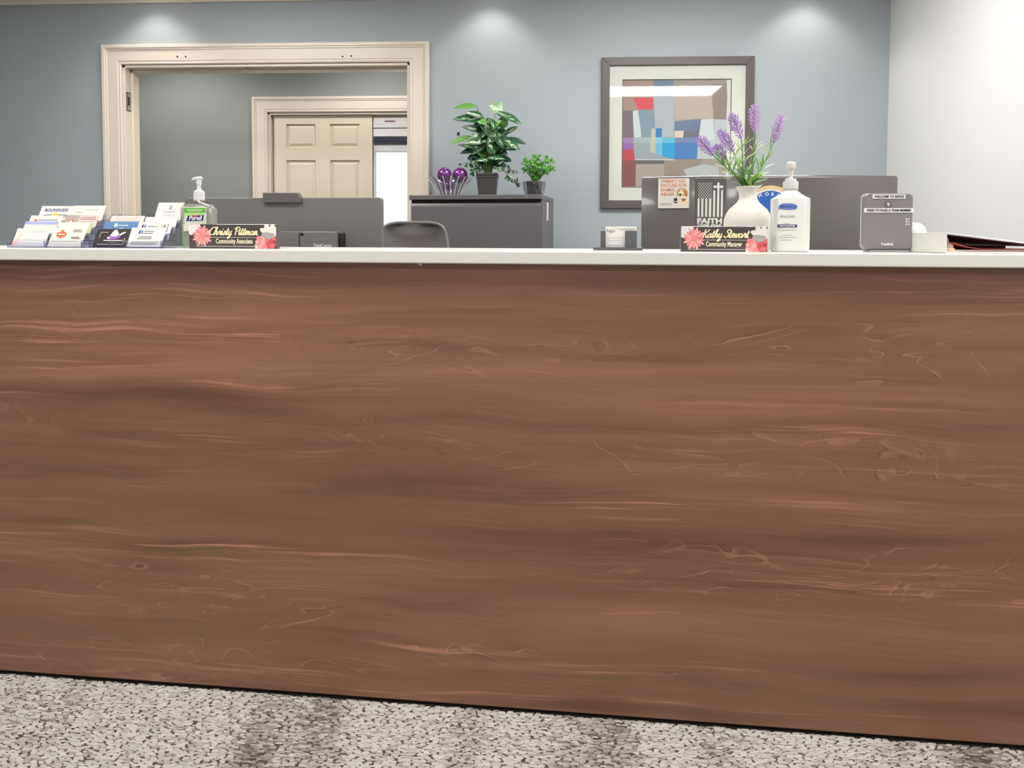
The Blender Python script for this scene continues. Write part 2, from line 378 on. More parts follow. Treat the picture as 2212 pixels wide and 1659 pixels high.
def carpet_loops():
    rng = np.random.default_rng(3)
    gx = 400
    xs, ys = [], []
    y = 1.2; k = 0
    def vn(x, y):      # streaks that run towards the desk
        return (0.7*np.sin(x*6.3 + 0.8*np.sin(y*3.1) + 1.2 + 1.5*np.sin(x*1.7)) + 0.9*np.sin(x*17.0 + 2.0*np.sin(x*3.3) + 1.7*np.sin(y*2.3 + x) + 0.3) + 0.6*np.sin(x*37.0 + 2.0*np.sin(y*5 + 2.0*x)))/2.4
    rows = []
    while y < 1.83:
        n = int(4.1/0.0165); x0 = -2.2 + rng.uniform(0, 0.0165)
        x = x0 + np.arange(n)*0.0165 + rng.normal(0, 0.0026, n); rows.append(np.stack([x, np.full(n, y) + rng.normal(0, 0.0005, n)], 1)); y += 0.0046; k += 1
    C_ = np.concatenate(rows)
    d = (C_[:, 0]-CO.x)*UY.x + (C_[:, 1]-CO.y)*UY.y
    C_ = C_[d < 0.006]; n = len(C_)
    s = vn(C_[:, 0], C_[:, 1]); shade = np.clip(0.80 - 0.50*np.clip(s, -0.1, 1) + rng.normal(0, 0.20, n), 0, 1)
    ln = rng.uniform(0.0062, 0.0112, n); hh = rng.uniform(0.0022, 0.0046, n)*(0.75 + 0.25*shade); ang = rng.normal(0, 0.07, n)
    us = np.array([-1, -0.6, 0.6, 1.0]); hs = np.array([0.1, 0.95, 0.95, 0.1]); wsn = np.array([0.3, 0.95, 0.95, 0.3])
    cr = np.array([(-1, 0), (-0.6, 0.9), (0.5, 1.0), (1, 0)])
    V = np.zeros((n, 4, 4, 3))
    for i in range(4):
        for j in range(4):
            lx = us[i]*ln; ly = cr[j, 0]*0.0021*wsn[i]; V[:, i, j, 0] = C_[:, 0] + lx*np.cos(ang) - ly*np.sin(ang)
            V[:, i, j, 1] = C_[:, 1] + lx*np.sin(ang) + ly*np.cos(ang); V[:, i, j, 2] = cr[j, 1]*hh*hs[i]
    q = np.array([(i*4+j, (i+1)*4+j, (i+1)*4+j+1, i*4+j+1) for i in range(3) for j in range(3)])
    Fc = (np.arange(n)[:, None, None]*16 + q[None]).reshape(-1, 4)
    me = bpy.data.meshes.new('carpet_loops'); me.vertices.add(n*16); me.vertices.foreach_set('co', V.reshape(-1))
    me.loops.add(len(Fc)*4); me.loops.foreach_set('vertex_index', Fc.reshape(-1).astype(np.int32))
    me.polygons.add(len(Fc)); me.polygons.foreach_set('loop_start', np.arange(len(Fc), dtype=np.int32)*4)
    me.polygons.foreach_set('use_smooth', np.ones(len(Fc), dtype=bool))
    me.update(calc_edges=True)
    a = me.attributes.new('shade', 'FLOAT', 'POINT'); a.data.foreach_set('value', np.repeat(shade, 16).astype(np.float32))
    o = link('carpet_loops', me, carpet_mat('carpet_yarn', True), floor); o['kind'] = 'stuff'
carpet_loops()
bk = MB().box(-2.21, 1.92, 1.2, 1.83, 0.0, 0.0006).build('carpet_backing', mat('carpet_backing', (84, 74, 69), 0.95), floor)
ceiling = struct(MB().box(XL, XR + WT, YB - WT, 9.2, CEIL, CEIL + 0.12).build('ceiling', M_ceil))
# back wall with its wide cased opening
OX0, OX1, OZ = -2.735, -0.895, 2.165      # rough opening
def wall_with_hole(name, y0, y1, x0, x1, hx0, hx1, hz0, hz1, m):
    b = MB().box(x0, hx0, y0, y1, 0, CEIL).box(hx1, x1, y0, y1, 0, CEIL).box(hx0, hx1, y0, y1, hz1, CEIL)
    if hz0 > 0: b.box(hx0, hx1, y0, y1, 0, hz0)
    return struct(b.build(name, m))
wall_with_hole('wall_back', W, W + WT, XL, XR, OX0, OX1, 0, OZ, M_blue)
struct(MB().box(XR, XR + WT, YB, W + WT, 0, CEIL).build('wall_right', M_white))
struct(MB().box(XL - WT, XL, YB - WT, 9.2, 0, CEIL).build('wall_left', M_blue))
struct(MB().box(XL, XR, YB - WT, YB, 0, CEIL).build('wall_front', M_lob))
HX0, HX1, HZ = -2.235, -0.62, 2.045        # opening in the far hall wall
wall_with_hole('wall_hall', CY, CY + WT, XL, XR, HX0 - 0.02, HX1 + 0.02, 0, HZ + 0.02, M_hall)
struct(MB().box(XR, XR + WT, W + WT, 9.2, 0, CEIL).build('wall_hall_end', M_hall))
WX0, WX1, WZ0, WZ1 = -2.06, -1.1, 0.75, 2.03
EY = 8.3
wall_with_hole('wall_far', EY, EY + WT, XL, XR, WX0, WX1, WZ0, WZ1, M_white)
# crown moulding and baseboards
def crown(name, x0, x1, y, s=1):
    pr = [(0, 2.548), (-0.012, 2.548), (-0.016, 2.562), (-0.03, 2.575), (-0.052, 2.6), (-0.074, 2.64), (-0.092, 2.652), (-0.092, CEIL), (0, CEIL)]
    return struct(MB().prism([(y + a, b) for a, b in pr], x0, x1, 'x').build(name, M_cream))
crown('trim_1', XL, XR, W)
struct(MB().box(OX1 + 0.12, XR, W - 0.015, W, 0, 0.11).build('baseboard_back', M_cream, bevel=0.004))
struct(MB().box(XL, OX0 - 0.12, W - 0.015, W, 0, 0.11).build('baseboard_left', M_cream, bevel=0.004))

def casing(name, label, x0, x1, z1, y, wd, jamb, stop_at):
    """stepped door casing around an opening x0..x1 up to z1 on the wall face y"""
    t = struct(bpy.data.objects.new(name, None)); COL.objects.link(t); t['label'] = label
    prof = [(0, 0.0), (0, 0.016), (0.006, 0.020), (0.012, 0.016), (0.018, 0.016), (0.022, 0.020), (wd*0.70, 0.021), (wd*0.74, 0.026), (wd*0.80, 0.026), (wd*0.83, 0.032), (wd*0.97, 0.032), (wd, 0.027), (wd, 0.0)]
    def run(nm, fn):
        a = [fn(u, 0) for u, h in prof]; mb = MB(); n = len(prof)
        mb.add([fn(u, 0)[:1] + (y - h,) + fn(u, 0)[1:] for u, h in prof] + [fn(u, 1)[:1] + (y - h,) + fn(u, 1)[1:] for u, h in prof],
               [(i, i+1, i+1+n, i+n) for i in range(n-1)])
        return mb.build(nm, M_cream, t, fix=True)
    run('casing_leg', lambda u, e: (x0 - u, 0.0 if e == 0 else z1 + u))
    run('casing_leg', lambda u, e: (x1 + u, 0.0 if e == 0 else z1 + u))
    run('casing_head', lambda u, e: (x0 - u if e == 0 else x1 + u, z1 + u))
    # jamb boards with a stepped stop
    for nm, (a, b) in (('jamb', (x0, x0 + 0.018)), ('jamb', (x1 - 0.018, x1))):
        MB().box(a, b, y - 0.002, y + jamb, 0, z1).build(nm, M_cream, t, bevel=0.002)
    MB().box(x0, x1, y - 0.002, y + jamb, z1 - 0.018, z1).build('head_jamb', M_cream, t, bevel=0.002)
    s0, s1 = stop_at
    MB().box(x0 + 0.018, x0 + 0.032, y + s0, y + s1, 0, z1 - 0.018).build('door_stop', M_cream, t, bevel=0.003)
    MB().box(x1 - 0.032, x1 - 0.018, y + s0, y + s1, 0, z1 - 0.018).build('door_stop', M_cream, t, bevel=0.003)
    MB().box(x0 + 0.018, x1 - 0.018, y + s0, y + s1, z1 - 0.032, z1 - 0.018).build('door_stop', M_cream, t, bevel=0.003)
    return t
# near opening
cas = casing('trim_2', 'cream cased opening in the blue grey wall', OX0 + 0.0, OX1, OZ, W, 0.122, WT, (0.06, WT))
for px, py in ((383, 122), (401, 122), (740, 122), (759, 121)):
    p = ony(px, py, W - 0.022)
    MB().tube([(p.x, W - 0.018, p.z), (p.x, W - 0.0235, p.z)], 0.005, 8).build('screw_hole', M_dark, cas)
pz = ony(275, 220, W + 0.03)
sp = MB().box(OX0 + 0.018, OX0 + 0.0205, W + 0.008, W + 0.052, pz.z - 0.06, pz.z + 0.06).build('strike_plate', mat('aged_metal', (70, 68, 66), 0.4, 0.6), cas)
MB().box(OX0 + 0.0205, OX0 + 0.0215, W + 0.013, W + 0.047, pz.z - 0.054, pz.z + 0.054).build('plate_face', mat('plate_silver', (170, 170, 168), 0.4, 0.5), sp)
MB().box(OX0 + 0.0214, OX0 + 0.0222, W + 0.02, W + 0.036, pz.z - 0.025, pz.z + 0.03).build('latch_slot', M_dark, sp)
MB().box(-1.95, -1.93, W + 0.02, W + 0.028, OZ - 0.0195, OZ - 0.0178).build('head_catch', M_dark, cas)
# far opening
casing('trim_3', 'cream casing around the panelled door across the hall', HX0, HX1, HZ, CY, 0.118, WT, (0.075, 0.10))
# the panelled door
def panel_door():
    x0, x1, z0, z1 = HX0 + 0.034, ony(805, 300, CY + 0.04).x, 0.01, HZ - 0.02; y0 = CY + 0.028; th = 0.04
    d = struct(bpy.data.objects.new('door_1', None)); COL.objects.link(d); d['label'] = 'cream six panel door across the hall'
    wv = x1 - x0; st = wv*0.128; mid = wv*0.15
    cols = [(x0 + st, x0 + (wv - mid)/2), (x0 + (wv + mid)/2, x1 - st)]
    zr = [(z1 - 0.30, z1 - 0.105), (z1 - 1.02, z1 - 0.405), (0.24, 0.87)]
    zr[0] = (ony(650, 319, y0).z, ony(650, 268, y0).z); zr[1] = (0.98, ony(650, 346, y0).z)
    b = MB().box(x0, x0 + st, y0, y0 + th, z0, z1).box(x1 - st, x1, y0, y0 + th, z0, z1).box(cols[0][1], cols[1][0], y0, y0 + th, z0, z1)
    zs = [z0] + [v for r_ in sorted(zr) for v in r_] + [z1]
    for k in range(0, len(zs), 2):
        for c in cols: b.box(c[0], c[1], y0, y0 + th, zs[k], zs[k+1])
    b.build('door_frame', M_door, d)
    for c in cols:
        for r_ in zr:
            g = 0.032
            mb = MB(); A = [(c[0], y0 + 0.016, r_[0]), (c[1], y0 + 0.016, r_[0]), (c[1], y0 + 0.016, r_[1]), (c[0], y0 + 0.016, r_[1])]
            e = 0.012
            B = [(c[0]+e, y0 + 0.016, r_[0]+e), (c[1]-e, y0 + 0.016, r_[0]+e), (c[1]-e, y0 + 0.016, r_[1]-e), (c[0]+e, y0 + 0.016, r_[1]-e)]
            C2 = [(c[0]+g, y0 + 0.005, r_[0]+g), (c[1]-g, y0 + 0.005, r_[0]+g), (c[1]-g, y0 + 0.005, r_[1]-g), (c[0]+g, y0 + 0.005, r_[1]-g)]
            mb.add(A + B + C2, [(0,1,5,4),(1,2,6,5),(2,3,7,6),(3,0,4,7),(4,5,9,8),(5,6,10,9),(6,7,11,10),(7,4,8,11),(8,9,10,11)])
            mb.box(c[0], c[1], y0 + 0.018, y0 + 0.03, r_[0], r_[1])
            mb.build('panel', M_door, d, fix=False)
    kb = MB().lathe([(0.026, 0), (0.026, 0.006), (0.01, 0.008), (0.01, 0.03), (0.024, 0.038), (0.028, 0.052), (0.02, 0.064), (0.002, 0.066)], 20).build('door_knob', mat('brushed_brass', (170, 150, 110), 0.3, 0.9), d, smooth=True)
    kb.rotation_euler = (pi/2, 0, 0); kb.location = (x1 - 0.06, y0, 0.93)
panel_door()
# far window with its header, dark raised blind and bright pane
def far_window():
    t = struct(bpy.data.objects.new('window_1', None)); COL.objects.link(t); t['label'] = 'bright window with white header and dark raised blind'
    Mf = mat('window_white', (232, 228, 226), 0.35)
    y = EY; fz = ony(850, 268, EY - 0.06).z; 
    MB().box(WX0, WX0 + 0.045, y - 0.02, y + 0.06, WZ0, WZ1).box(WX1 - 0.045, WX1, y - 0.02, y + 0.06, WZ0, WZ1).box(WX0 + .045, WX1 - .045, y - 0.02, y + 0.06, WZ0, WZ0 + 0.05).build('window_frame', Mf, t, bevel=0.003)
    zt = ony(850, 240, y - 0.07).z; z1 = ony(850, 268, y - 0.07).z; z2 = ony(850, 276, y - 0.07).z; z3 = ony(850, 294, y - 0.07).z; z4 = ony(850, 308, y - 0.07).z
    hd = MB().box(WX0 - 0.01, WX1 + 0.2, y - 0.07, y, z1, zt + 0.1).build('header_panel', Mf, t, bevel=0.004)
    hx = ony(842, 262, y - 0.08).x
    MB().tube([(hx - 0.055, y - 0.072, z1 + 0.025), (hx - 0.05, y - 0.09, z1 + 0.032), (hx, y - 0.098, z1 + 0.036), (hx + 0.05, y - 0.09, z1 + 0.032), (hx + 0.055, y - 0.072, z1 + 0.025)], 0.006, 8).build('pull_handle', mat('handle_tan', (196, 172, 150), 0.4), hd, smooth=True)
    MB().box(WX0 - 0.01, WX1 + 0.2, y - 0.085, y, z2, z1).build('header_rail', Mf, t, bevel=0.004)
    MB().box(WX0 - 0.005, WX1 + 0.1, y - 0.055, y, z3, z2).build('header_apron', Mf, t)
    Mb = mat('navy_blind', (34, 38, 62), 0.3)
    n = 4
    for k in range(n):
        a = z4 + (z3 - z4)*k/n
        MB().box(WX0 + 0.01, WX1 + 0.05, y - 0.05, y - 0.012, a, a + (z3 - z4)/n*0.8).build('blind_slat', Mb, t)
    cx_ = ony(806.5, 320, y - 0.06).x
    MB().tube([(cx_, y - 0.06, z4 + 0.05), (cx_ + 0.004, y - 0.06, z4 - 0.1), (cx_, y - 0.06, z4 - 0.25)], 0.004, 6).build('blind_cord', mat('cord_grey', (120, 120, 126), 0.6), t)
    MB().box(WX0 + 0.04, WX1 - 0.04, y + 0.03, y + 0.034, WZ0 + 0.04, z3).build('pane', M_glass, t)
    MB().box(WX0 + 0.73, WX0 + 0.755, y + 0.005, y + 0.028, WZ0 + 0.05, z3).build('mullion', Mf, t, bevel=0.003)
far_window()
# pale hazy hill line outside the window
hl = MB()
hl.add([(-60 + 4*i, 60, -3) for i in range(31)] + [(-60 + 4*i, 60, 1.9 + 0.5*sin(i*0.9) + 0.3*sin(i*2.3)) for i in range(31)] + [(-60 + 4*i, 75, -3) for i in range(31)],
       [(i, i+1, i+32, i+31) for i in range(30)] + [(i+31, i+32, i+63, i+62) for i in range(30)])
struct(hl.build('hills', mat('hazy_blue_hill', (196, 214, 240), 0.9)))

# ------------------------------------------------------------------ lights in the ceiling
def troffer(x0, y0, label, lw=1.18, ld=0.6, power=TROFFER):
    t = thing('ceiling_light_panel', label, 'ceiling light', (x0 + lw/2, y0 + ld/2, CEIL))
    b = MB(); e = 0.03
    b.box(-lw/2 - e, lw/2 + e, -ld/2 - e, -ld/2, -0.018, 0.0).box(-lw/2 - e, lw/2 + e, ld/2, ld/2 + e, -0.018, 0).box(-lw/2 - e, -lw/2, -ld/2, ld/2, -0.018, 0).box(lw/2, lw/2 + e, -ld/2, ld/2, -0.018, 0)
    b.build('light_frame', M_wht, t)
    m = MATS.get('lit_diffuser%g' % power) or mat('lit_diffuser%g' % power, (255, 252, 248), 0.6, emit=power)
    MB().box(-lw/2, lw/2, -ld/2, ld/2, -0.012, -0.002).build('diffuser', m, t)
    return t
troffer(0.57, 0.68, 'bright ceiling panel light whose reflection crosses the picture glass')
troffer(-1.85, 0.68, 'added fill light panel above the card racks end of the counter')  # added beside the reflected panel to even out the light
troffer(-0.62, -1.9, 'added unseen fill light panel over the lobby on the white wall side')  # unseen, put in behind the camera for uniform lighting
troffer(-3.1, -1.9, 'added unseen fill light panel over the lobby on the blue wall side')  # second lobby fill, also added out of view for even light
troffer(-2.5, 2.95, 'added fill light panel behind the counter in front of the cased opening', power=TROFFER*1.3)  # added to lift the dim area in front of the back wall
troffer(0.15, 2.95, 'added fill light panel behind the counter between filing cabinet and picture', power=TROFFER*1.5)  # stronger added fill that brightens the wall around the picture
troffer(-2.6, 6.7, 'added unseen fill light panel in the far room beyond the hall', power=TROFFER*1.2)  # added out of view to brighten the far room and window header
def downlight(x, y, label, watts=DOWN, col=(1, 0.95, 0.88), spread=108):
    t = thing('recessed_downlight', label, 'ceiling light', (x, y, CEIL))
    MB().lathe([(0.085, 0), (0.085, -0.006), (0.062, -0.008), (0.058, -0.001), (0.062, 0.0)], 28, cap0=False, cap1=False).build('trim_ring', M_wht, t, smooth=True)
    MB().lathe([(0.058, -0.003), (0.002, -0.004)], 24).build('lamp_face', mat('lamp_glow', (255, 246, 232), 0.5, emit=6.0), t)
    ld = bpy.data.lights.new('downlight_beam', 'SPOT'); ld.energy = watts; ld.color = col; ld.spot_size = radians(spread); ld.spot_blend = 0.55; ld.shadow_soft_size = 0.05
    lo = bpy.data.objects.new('downlight_beam', ld); COL.objects.link(lo); lo.parent = t; lo.location = (0, 0, -0.02)
downlight(-2.5, W - 0.2, 'recessed downlight washing the wall above the cased opening')
downlight(-0.39, W - 0.2, 'recessed downlight washing the wall above the filing cabinet')
downlight(1.5, W - 0.2, 'recessed downlight washing the wall near the white side wall')
downlight(-2.9, 4.98, 'added unseen fill downlight in the hall beside the left casing', watts=50, spread=160)  # added out of view to lighten the dark hall
downlight(-1.35, 4.98, 'added unseen fill downlight in the hall facing the panelled door', watts=50, spread=160)  # other added hall fill, hidden above the opening

# ------------------------------------------------------------------ reception desk and counter slab
xL = -0.75; xR_ = loc(Vector((XR, _B.y, 0)))[0] - 0.11
desk = thing('reception_desk', 'reception desk with a wide dark walnut laminate front', 'desk', CO, CA)
M_wood = wood_mat()
MB().box(xL, xR_, 0.0, 0.028, 0.014, TOP - 0.029).build('front_panel', M_wood, desk, bevel=0.0015)
MB().box(xL + 0.02, xR_ - 0.02, 0.012, 0.03, 0.0, 0.014).build('toe_shadow_strip', M_dark, desk)  # near-black strip stands in for the shadow gap under the panel
for xx in (xL + 0.02, xR_ - 0.05): MB().box(xx, xx + 0.028, 0.03, 0.25, 0, TOP - 0.029).build('end_support', M_wood, desk)
wd_ = thing('work_desk', 'low staff work desk behind the reception front', 'desk', CO, CA)
MB().box(xL + 0.06, xR_ - 0.06, 0.032, 0.98, DESK - 0.03, DESK).build('desk_top', mat('desk_walnut', (110, 76, 58), 0.4, stretch=(1, 8, 8)), wd_, bevel=0.003)
for xx in (xL + 0.08, xR_ - 0.11): MB().box(xx, xx + 0.028, 0.27, 0.95, 0, DESK - 0.03).build('end_panel', M_wood, wd_)
slab = MB().box(xL - 0.03, xR_ + 0.02, -0.03, 0.29, TOP - 0.029, TOP).build('counter_slab', M_slab, None, bevel=0.003, seg=3)
slab.location = CO; slab.rotation_euler = (0, 0, CA); tag(slab, 'long white laminate counter slab on top of the reception desk', 'countertop')
p = onc(906, 570, -0.02); tl = loc(p)
tb = MB().add([(-0.008, 0, 0), (0.006, 0, 0), (0.004, 0, -0.006), (-0.008, 0.002, 0), (0.006, 0.002, 0), (0.004, 0.002, -0.006)], [(0, 1, 2), (5, 4, 3), (0, 3, 4, 1), (1, 4, 5, 2), (2, 5, 3, 0)]).build('tape_scrap', M_paper)
tb.location = (p.x, p.y, TOP - 0.0292); tb.rotation_euler = (0, 0, CA); tag(tb, 'tiny white tape scrap poking out under the counter slab edge', 'tape')
#SECTION2
# ------------------------------------------------------------------ furniture behind the counter
def filing_cabinet():
    a = radians(-8); fr = ony(1170, 424, 3.97); h = ony(1026, 421, 4.03).z
    wd = 0.735; dp = 0.457
    t = thing('filing_cabinet', 'graphite steel lateral filing cabinet holding the potted plants', 'cabinet', (fr.x, fr.y, 0), a)
    MB().box(-wd, 0, 0.022, dp, 0.0, h - 0.026).build('body', M_steel, t, bevel=0.002)
    MB().box(-wd - 0.006, 0.0, -0.006, dp, h - 0.026, h).build('top_cap', M_steel, t, bevel=0.003)
    MB().box(-wd + 0.006, -0.006, 0.008, 0.022, 0.05, h - 0.026).build('drawer_gap', M_dark, t)
    z = h - 0.031; dh = (h - 0.09)/4
    for k in range(4):
        d = MB().box(-wd + 0.004, -0.004, 0.0, 0.02, z - dh + 0.004, z - 0.028).build('drawer', M_steel, t, bevel=0.003)
        MB().prism([(0.002, z - 0.026), (0.012, z - 0.006), (0.02, z - 0.006), (0.02, z - 0.028), (0.002, z - 0.028)], -wd + 0.004, -0.004, 'x').build('pull_lip', M_steel, d)
        z -= dh
    MB().box(0.0, 0.0015, 0.19, 0.24, h - 0.135, h - 0.035).build('side_label', M_paper, t)
    MB().tube([(-0.08, -0.0075, h - 0.012), (-0.08, -0.0055, h - 0.012)], 0.006, 10).build('lock', M_chrome, t)
    return h
CABZ = filing_cabinet()
def fluted_bowl():
    p = ony(972, 418, 4.24); s = 4.24/F
    t = thing('glass_bowl', 'fluted clear glass bowl holding purple balls on the filing cabinet', 'bowl', (p.x, p.y, CABZ))
    n = 72; rings = []
    prof = [(0.055, 0.0, 0.02), (0.062, 0.006, 0.05), (0.068, 0.03, 0.07), (0.080, 0.06, 0.08), (0.098, 0.085, 0.09), (0.112, 0.1, 0.1), (0.115, 0.106, 0.1),
            (0.109, 0.103, 0.1), (0.094, 0.087, 0.09), (0.076, 0.062, 0.07), (0.062, 0.03, 0.05), (0.052, 0.012, 0.0)]
    for r, z, fl in prof:
        rings.append([(r*(1 + fl*abs(cos(9*2*pi*i/n*1.0)))*cos(2*pi*i/n), r*(1 + fl*abs(cos(9*2*pi*i/n)))*sin(2*pi*i/n), z + (0.006*abs(cos(9*2*pi*i/n)) if z > 0.09 else 0)) for i in range(n)])
    b = MB().loft(rings).build('bowl', clear('cut_glass', (232, 230, 236), 0.22, 1.55, 0.05), t, smooth=False)
    for k in range(18):
        q = 2*pi*k/18
        pts = [(r*(1.06)*cos(q), r*1.06*sin(q), z) for r, z in ((0.058, 0.003), (0.070, 0.03), (0.085, 0.06), (0.106, 0.088), (0.123, 0.108))]
        MB().tube(pts, 0.0028, 6).build('flute', mat('glass_ridge', (226, 222, 226), 0.1, spec=1.0), b, smooth=True)
    return t
fluted_bowl()
def ball(px, py, r, Y, label):
    p = ony(px, py, Y)
    t = thing('ornament_ball', label, 'ball', (p.x, p.y, p.z - r))
    m = MATS.get('purple_foil')
    if not m:
        m = mat('purple_foil', (128, 62, 142), 0.16, metal=0.5, var=0.5, scale=26, bump=0.25, bscale=40, coat=0.6)
    MB().sphere((0, 0, r), r, 28, 18).build('glass_ball', m, t, smooth=True)
ball(960, 377, 0.042, 4.225, 'purple foil ball resting in the glass bowl on the side by the door casing')
ball(994, 378, 0.044, 4.245, 'purple foil ball resting in the glass bowl on the side by the tall plant')
ball(969, 401, 0.030, 4.19, 'small purple foil ball low inside the fluted glass bowl')

# leaves ------------------------------------------------------------
def leaf_mesh(length, width, curl, fold, nl=7, wave=0.0):
    """along +X, up +Z, uv = (along, across)"""
    V, Fc, UV = [], [], []
    for i in range(nl+1):
        u = i/nl; wv = width*0.5*(sin(pi*min(1, u**0.8))**0.75 if 0 < u < 1 else 0.02)
        x = length*u; z = -curl*length*u*u
        for j, c in enumerate((-1, -0.5, 0, 0.5, 1)):
            V.append((x, c*wv, z + fold*abs(c)*wv + wave*wv*sin(u*9 + c*2))); UV.append((u, c))
    for i in range(nl):
        for j in range(4):
            Fc.append((i*5+j, (i+1)*5+j, (i+1)*5+j+1, i*5+j+1))
    me = bpy.data.meshes.new('leaf'); me.from_pydata(V, [], Fc)
    ul = me.uv_layers.new(name='UVMap')
    for l in me.loops: ul.data[l.index].uv = UV[l.vertex_index]
    me.polygons.foreach_set('use_smooth', [True]*len(me.polygons))
    return me
def aim(o, base, tip, normal):
    x = (tip - base).normalized(); z = (normal - x*normal.dot(x)).normalized(); y = z.cross(x)
    o.matrix_local = Matrix.Translation(base) @ Matrix((x, y, z)).transposed().to_4x4()
L_var = leaf_mat('variegated_leaf', (44, 92, 58), (206, 222, 190), 0.06)
L_pale = leaf_mat('pale_leaf', (128, 166, 118), (226, 236, 212), 0.12)
L_lite = leaf_mat('light_green_leaf', (96, 150, 70), (170, 205, 140), -0.02)
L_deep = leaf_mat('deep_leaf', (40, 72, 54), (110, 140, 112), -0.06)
def tall_plant():
    cx0, cy0, sc = 870, 200, 4.739; Y0 = 4.25
    bp = ony(1053, 418, Y0); base = Vector((bp.x, bp.y, CABZ))
    t = thing('variegated_houseplant', 'tall variegated houseplant in a square tapered black pot with trailing ivy', 'plant', base)
    # pot: square and tapered with bands under the rim
    rings = []
    for hw, z in ((0.047, 0.0), (0.0575, 0.107), (0.0605, 0.108), (0.0605, 0.113), (0.058, 0.114), (0.0585, 0.119), (0.061, 0.12), (0.0615, 0.126), (0.059, 0.127), (0.0595, 0.133), (0.053, 0.133), (0.05, 0.118)):
        rings.append([(-hw, -hw, z), (hw, -hw, z), (hw, hw, z), (-hw, hw, z)])
    MB().loft(rings).build('pot', mat('pot_black', (66, 62, 62), 0.4), t, bevel=0.0015)
    MB().box(-0.05, 0.05, -0.05, 0.05, 0.105, 0.118).build('soil', mat('soil', (52, 42, 34), 0.95, var=0.4, scale=80, bump=0.6), t)
    def P(X, Y, dy): 
        v = ony(cx0 + X/sc, cy0 + Y/sc, Y0 + dy) - base; return v
    leaves = [((760,140),(522,152),66,L_lite),((845,275),(520,268),92,L_var),((830,255),(648,200),72,L_var),((1025,185),(885,135),118,L_pale),((950,200),(1208,315),92,L_var),
     ((1015,370),(1038,235),86,L_lite),((905,325),(770,300),80,L_lite),((870,425),(612,342),112,L_var),((955,450),(850,330),112,L_var),((1040,425),(1178,348),56,L_var),
     ((1005,490),(1012,350),96,L_var),((705,448),(482,520),54,L_lite),((860,490),(640,520),76,L_var),((1060,470),(1258,522),62,L_deep),((835,585),(568,532),64,L_var),
     ((800,575),(590,618),74,L_deep),((985,560),(1192,578),60,L_var),((945,625),(880,470),135,L_var),((1045,540),(985,420),100,L_var),((865,670),(765,610),84,L_lite),
     ((868,715),(740,750),90,L_lite),((858,705),(992,632),76,L_lite),((980,620),(1075,545),84,L_var),((765,620),(670,690),66,L_deep),((1000,680),(1110,700),66,L_deep),
     ((905,610),(945,505),112,L_var),((870,390),(1000,290),80,L_lite),((860,520),(760,470),90,L_deep),((930,560),(1030,500),90,L_var),((860,640),(700,590),80,L_deep),
     ((960,680),(1060,640),80,L_deep),((830,560),(720,430),80,L_deep),((950,400),(900,270),80,L_var),((1000,450),(1100,390),70,L_deep),((880,640),(860,540),90,L_deep),((930,700),(980,600),80,L_deep)]
    rng = random.Random(5); root = P(870, 800, 0)
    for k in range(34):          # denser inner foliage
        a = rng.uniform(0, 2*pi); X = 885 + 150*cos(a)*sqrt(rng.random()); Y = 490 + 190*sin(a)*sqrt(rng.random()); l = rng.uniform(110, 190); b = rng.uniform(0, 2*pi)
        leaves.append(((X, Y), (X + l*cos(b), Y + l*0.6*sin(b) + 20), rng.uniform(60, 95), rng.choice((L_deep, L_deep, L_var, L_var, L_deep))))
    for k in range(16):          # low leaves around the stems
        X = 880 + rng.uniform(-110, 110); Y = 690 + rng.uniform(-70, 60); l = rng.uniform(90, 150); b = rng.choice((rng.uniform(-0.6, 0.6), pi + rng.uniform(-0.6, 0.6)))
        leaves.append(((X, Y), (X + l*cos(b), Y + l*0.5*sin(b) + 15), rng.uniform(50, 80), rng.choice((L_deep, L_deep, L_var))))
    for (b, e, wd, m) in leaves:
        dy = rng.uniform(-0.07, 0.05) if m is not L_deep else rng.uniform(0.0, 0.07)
        pb = P(b[0], b[1], dy*0.6); pe = P(e[0], e[1], dy - 0.02)
        ln = (pe - pb).length*1.04
        me = leaf_mesh(ln, wd/sc*Y0/F*1.3, 0.10, 0.22, wave=0.06)
        o = link('leaf', me, m, t); 
        up = Vector((rng.uniform(-.35, .35), -0.75, 0.62 + rng.uniform(-.2, .25)))
        aim(o, pb, pe + Vector((0, 0, 0.05*ln)), up)
        mid = (root + pb)*0.5 + Vector((0, 0, 0.03))
        MB().tube([root + Vector((rng.uniform(-.02, .02), rng.uniform(-.02, .02), -0.02)), mid, pb, pb + (pe - pb)*0.15], [0.003, 0.0025, 0.002, 0.0012], 6).build('stem', mat('stem_green', (92, 122, 76), 0.5), t, smooth=True)
    # ivy trailing over both sides
    trails = [[(940,770),(1010,770),(1060,830),(1110,880),(1180,905),(1178,945)], [(960,740),(1040,720),(1100,790),(1150,800)], [(850,780),(760,730),(680,720),(590,740)], [(800,780),(720,760),(700,830)]]
    for k, tr in enumerate(trails):
        pts = [P(X, Y, -0.065 + 0.01*i - (0.0 if k else 0.02)) for i, (X, Y) in enumerate(tr)]
        pts[0] = pts[0] + Vector((0, 0.06, 0)); 
        MB().tube(pts, 0.0014, 5).build('ivy_stem', mat('ivy_brown', (96, 92, 64), 0.6), t, smooth=True)
        for i in range(len(pts)-1):
            for q in range(5):
                f_ = (q + rng.random())/5; pb = pts[i].lerp(pts[i+1], f_); d = Vector((rng.uniform(-1, 1), rng.uniform(-.5, .1), rng.uniform(-1, .5))).normalized()
                ln = rng.uniform(0.018, 0.034); me = leaf_mesh(ln, ln*0.62, 0.1, 0.15, 4)
                aim(link('ivy_leaf', me, rng.choice([L_var, L_deep, L_deep, L_var]), t), pb, pb + d*ln, Vector((rng.uniform(-.5, .5), -1, rng.uniform(0, .8))))
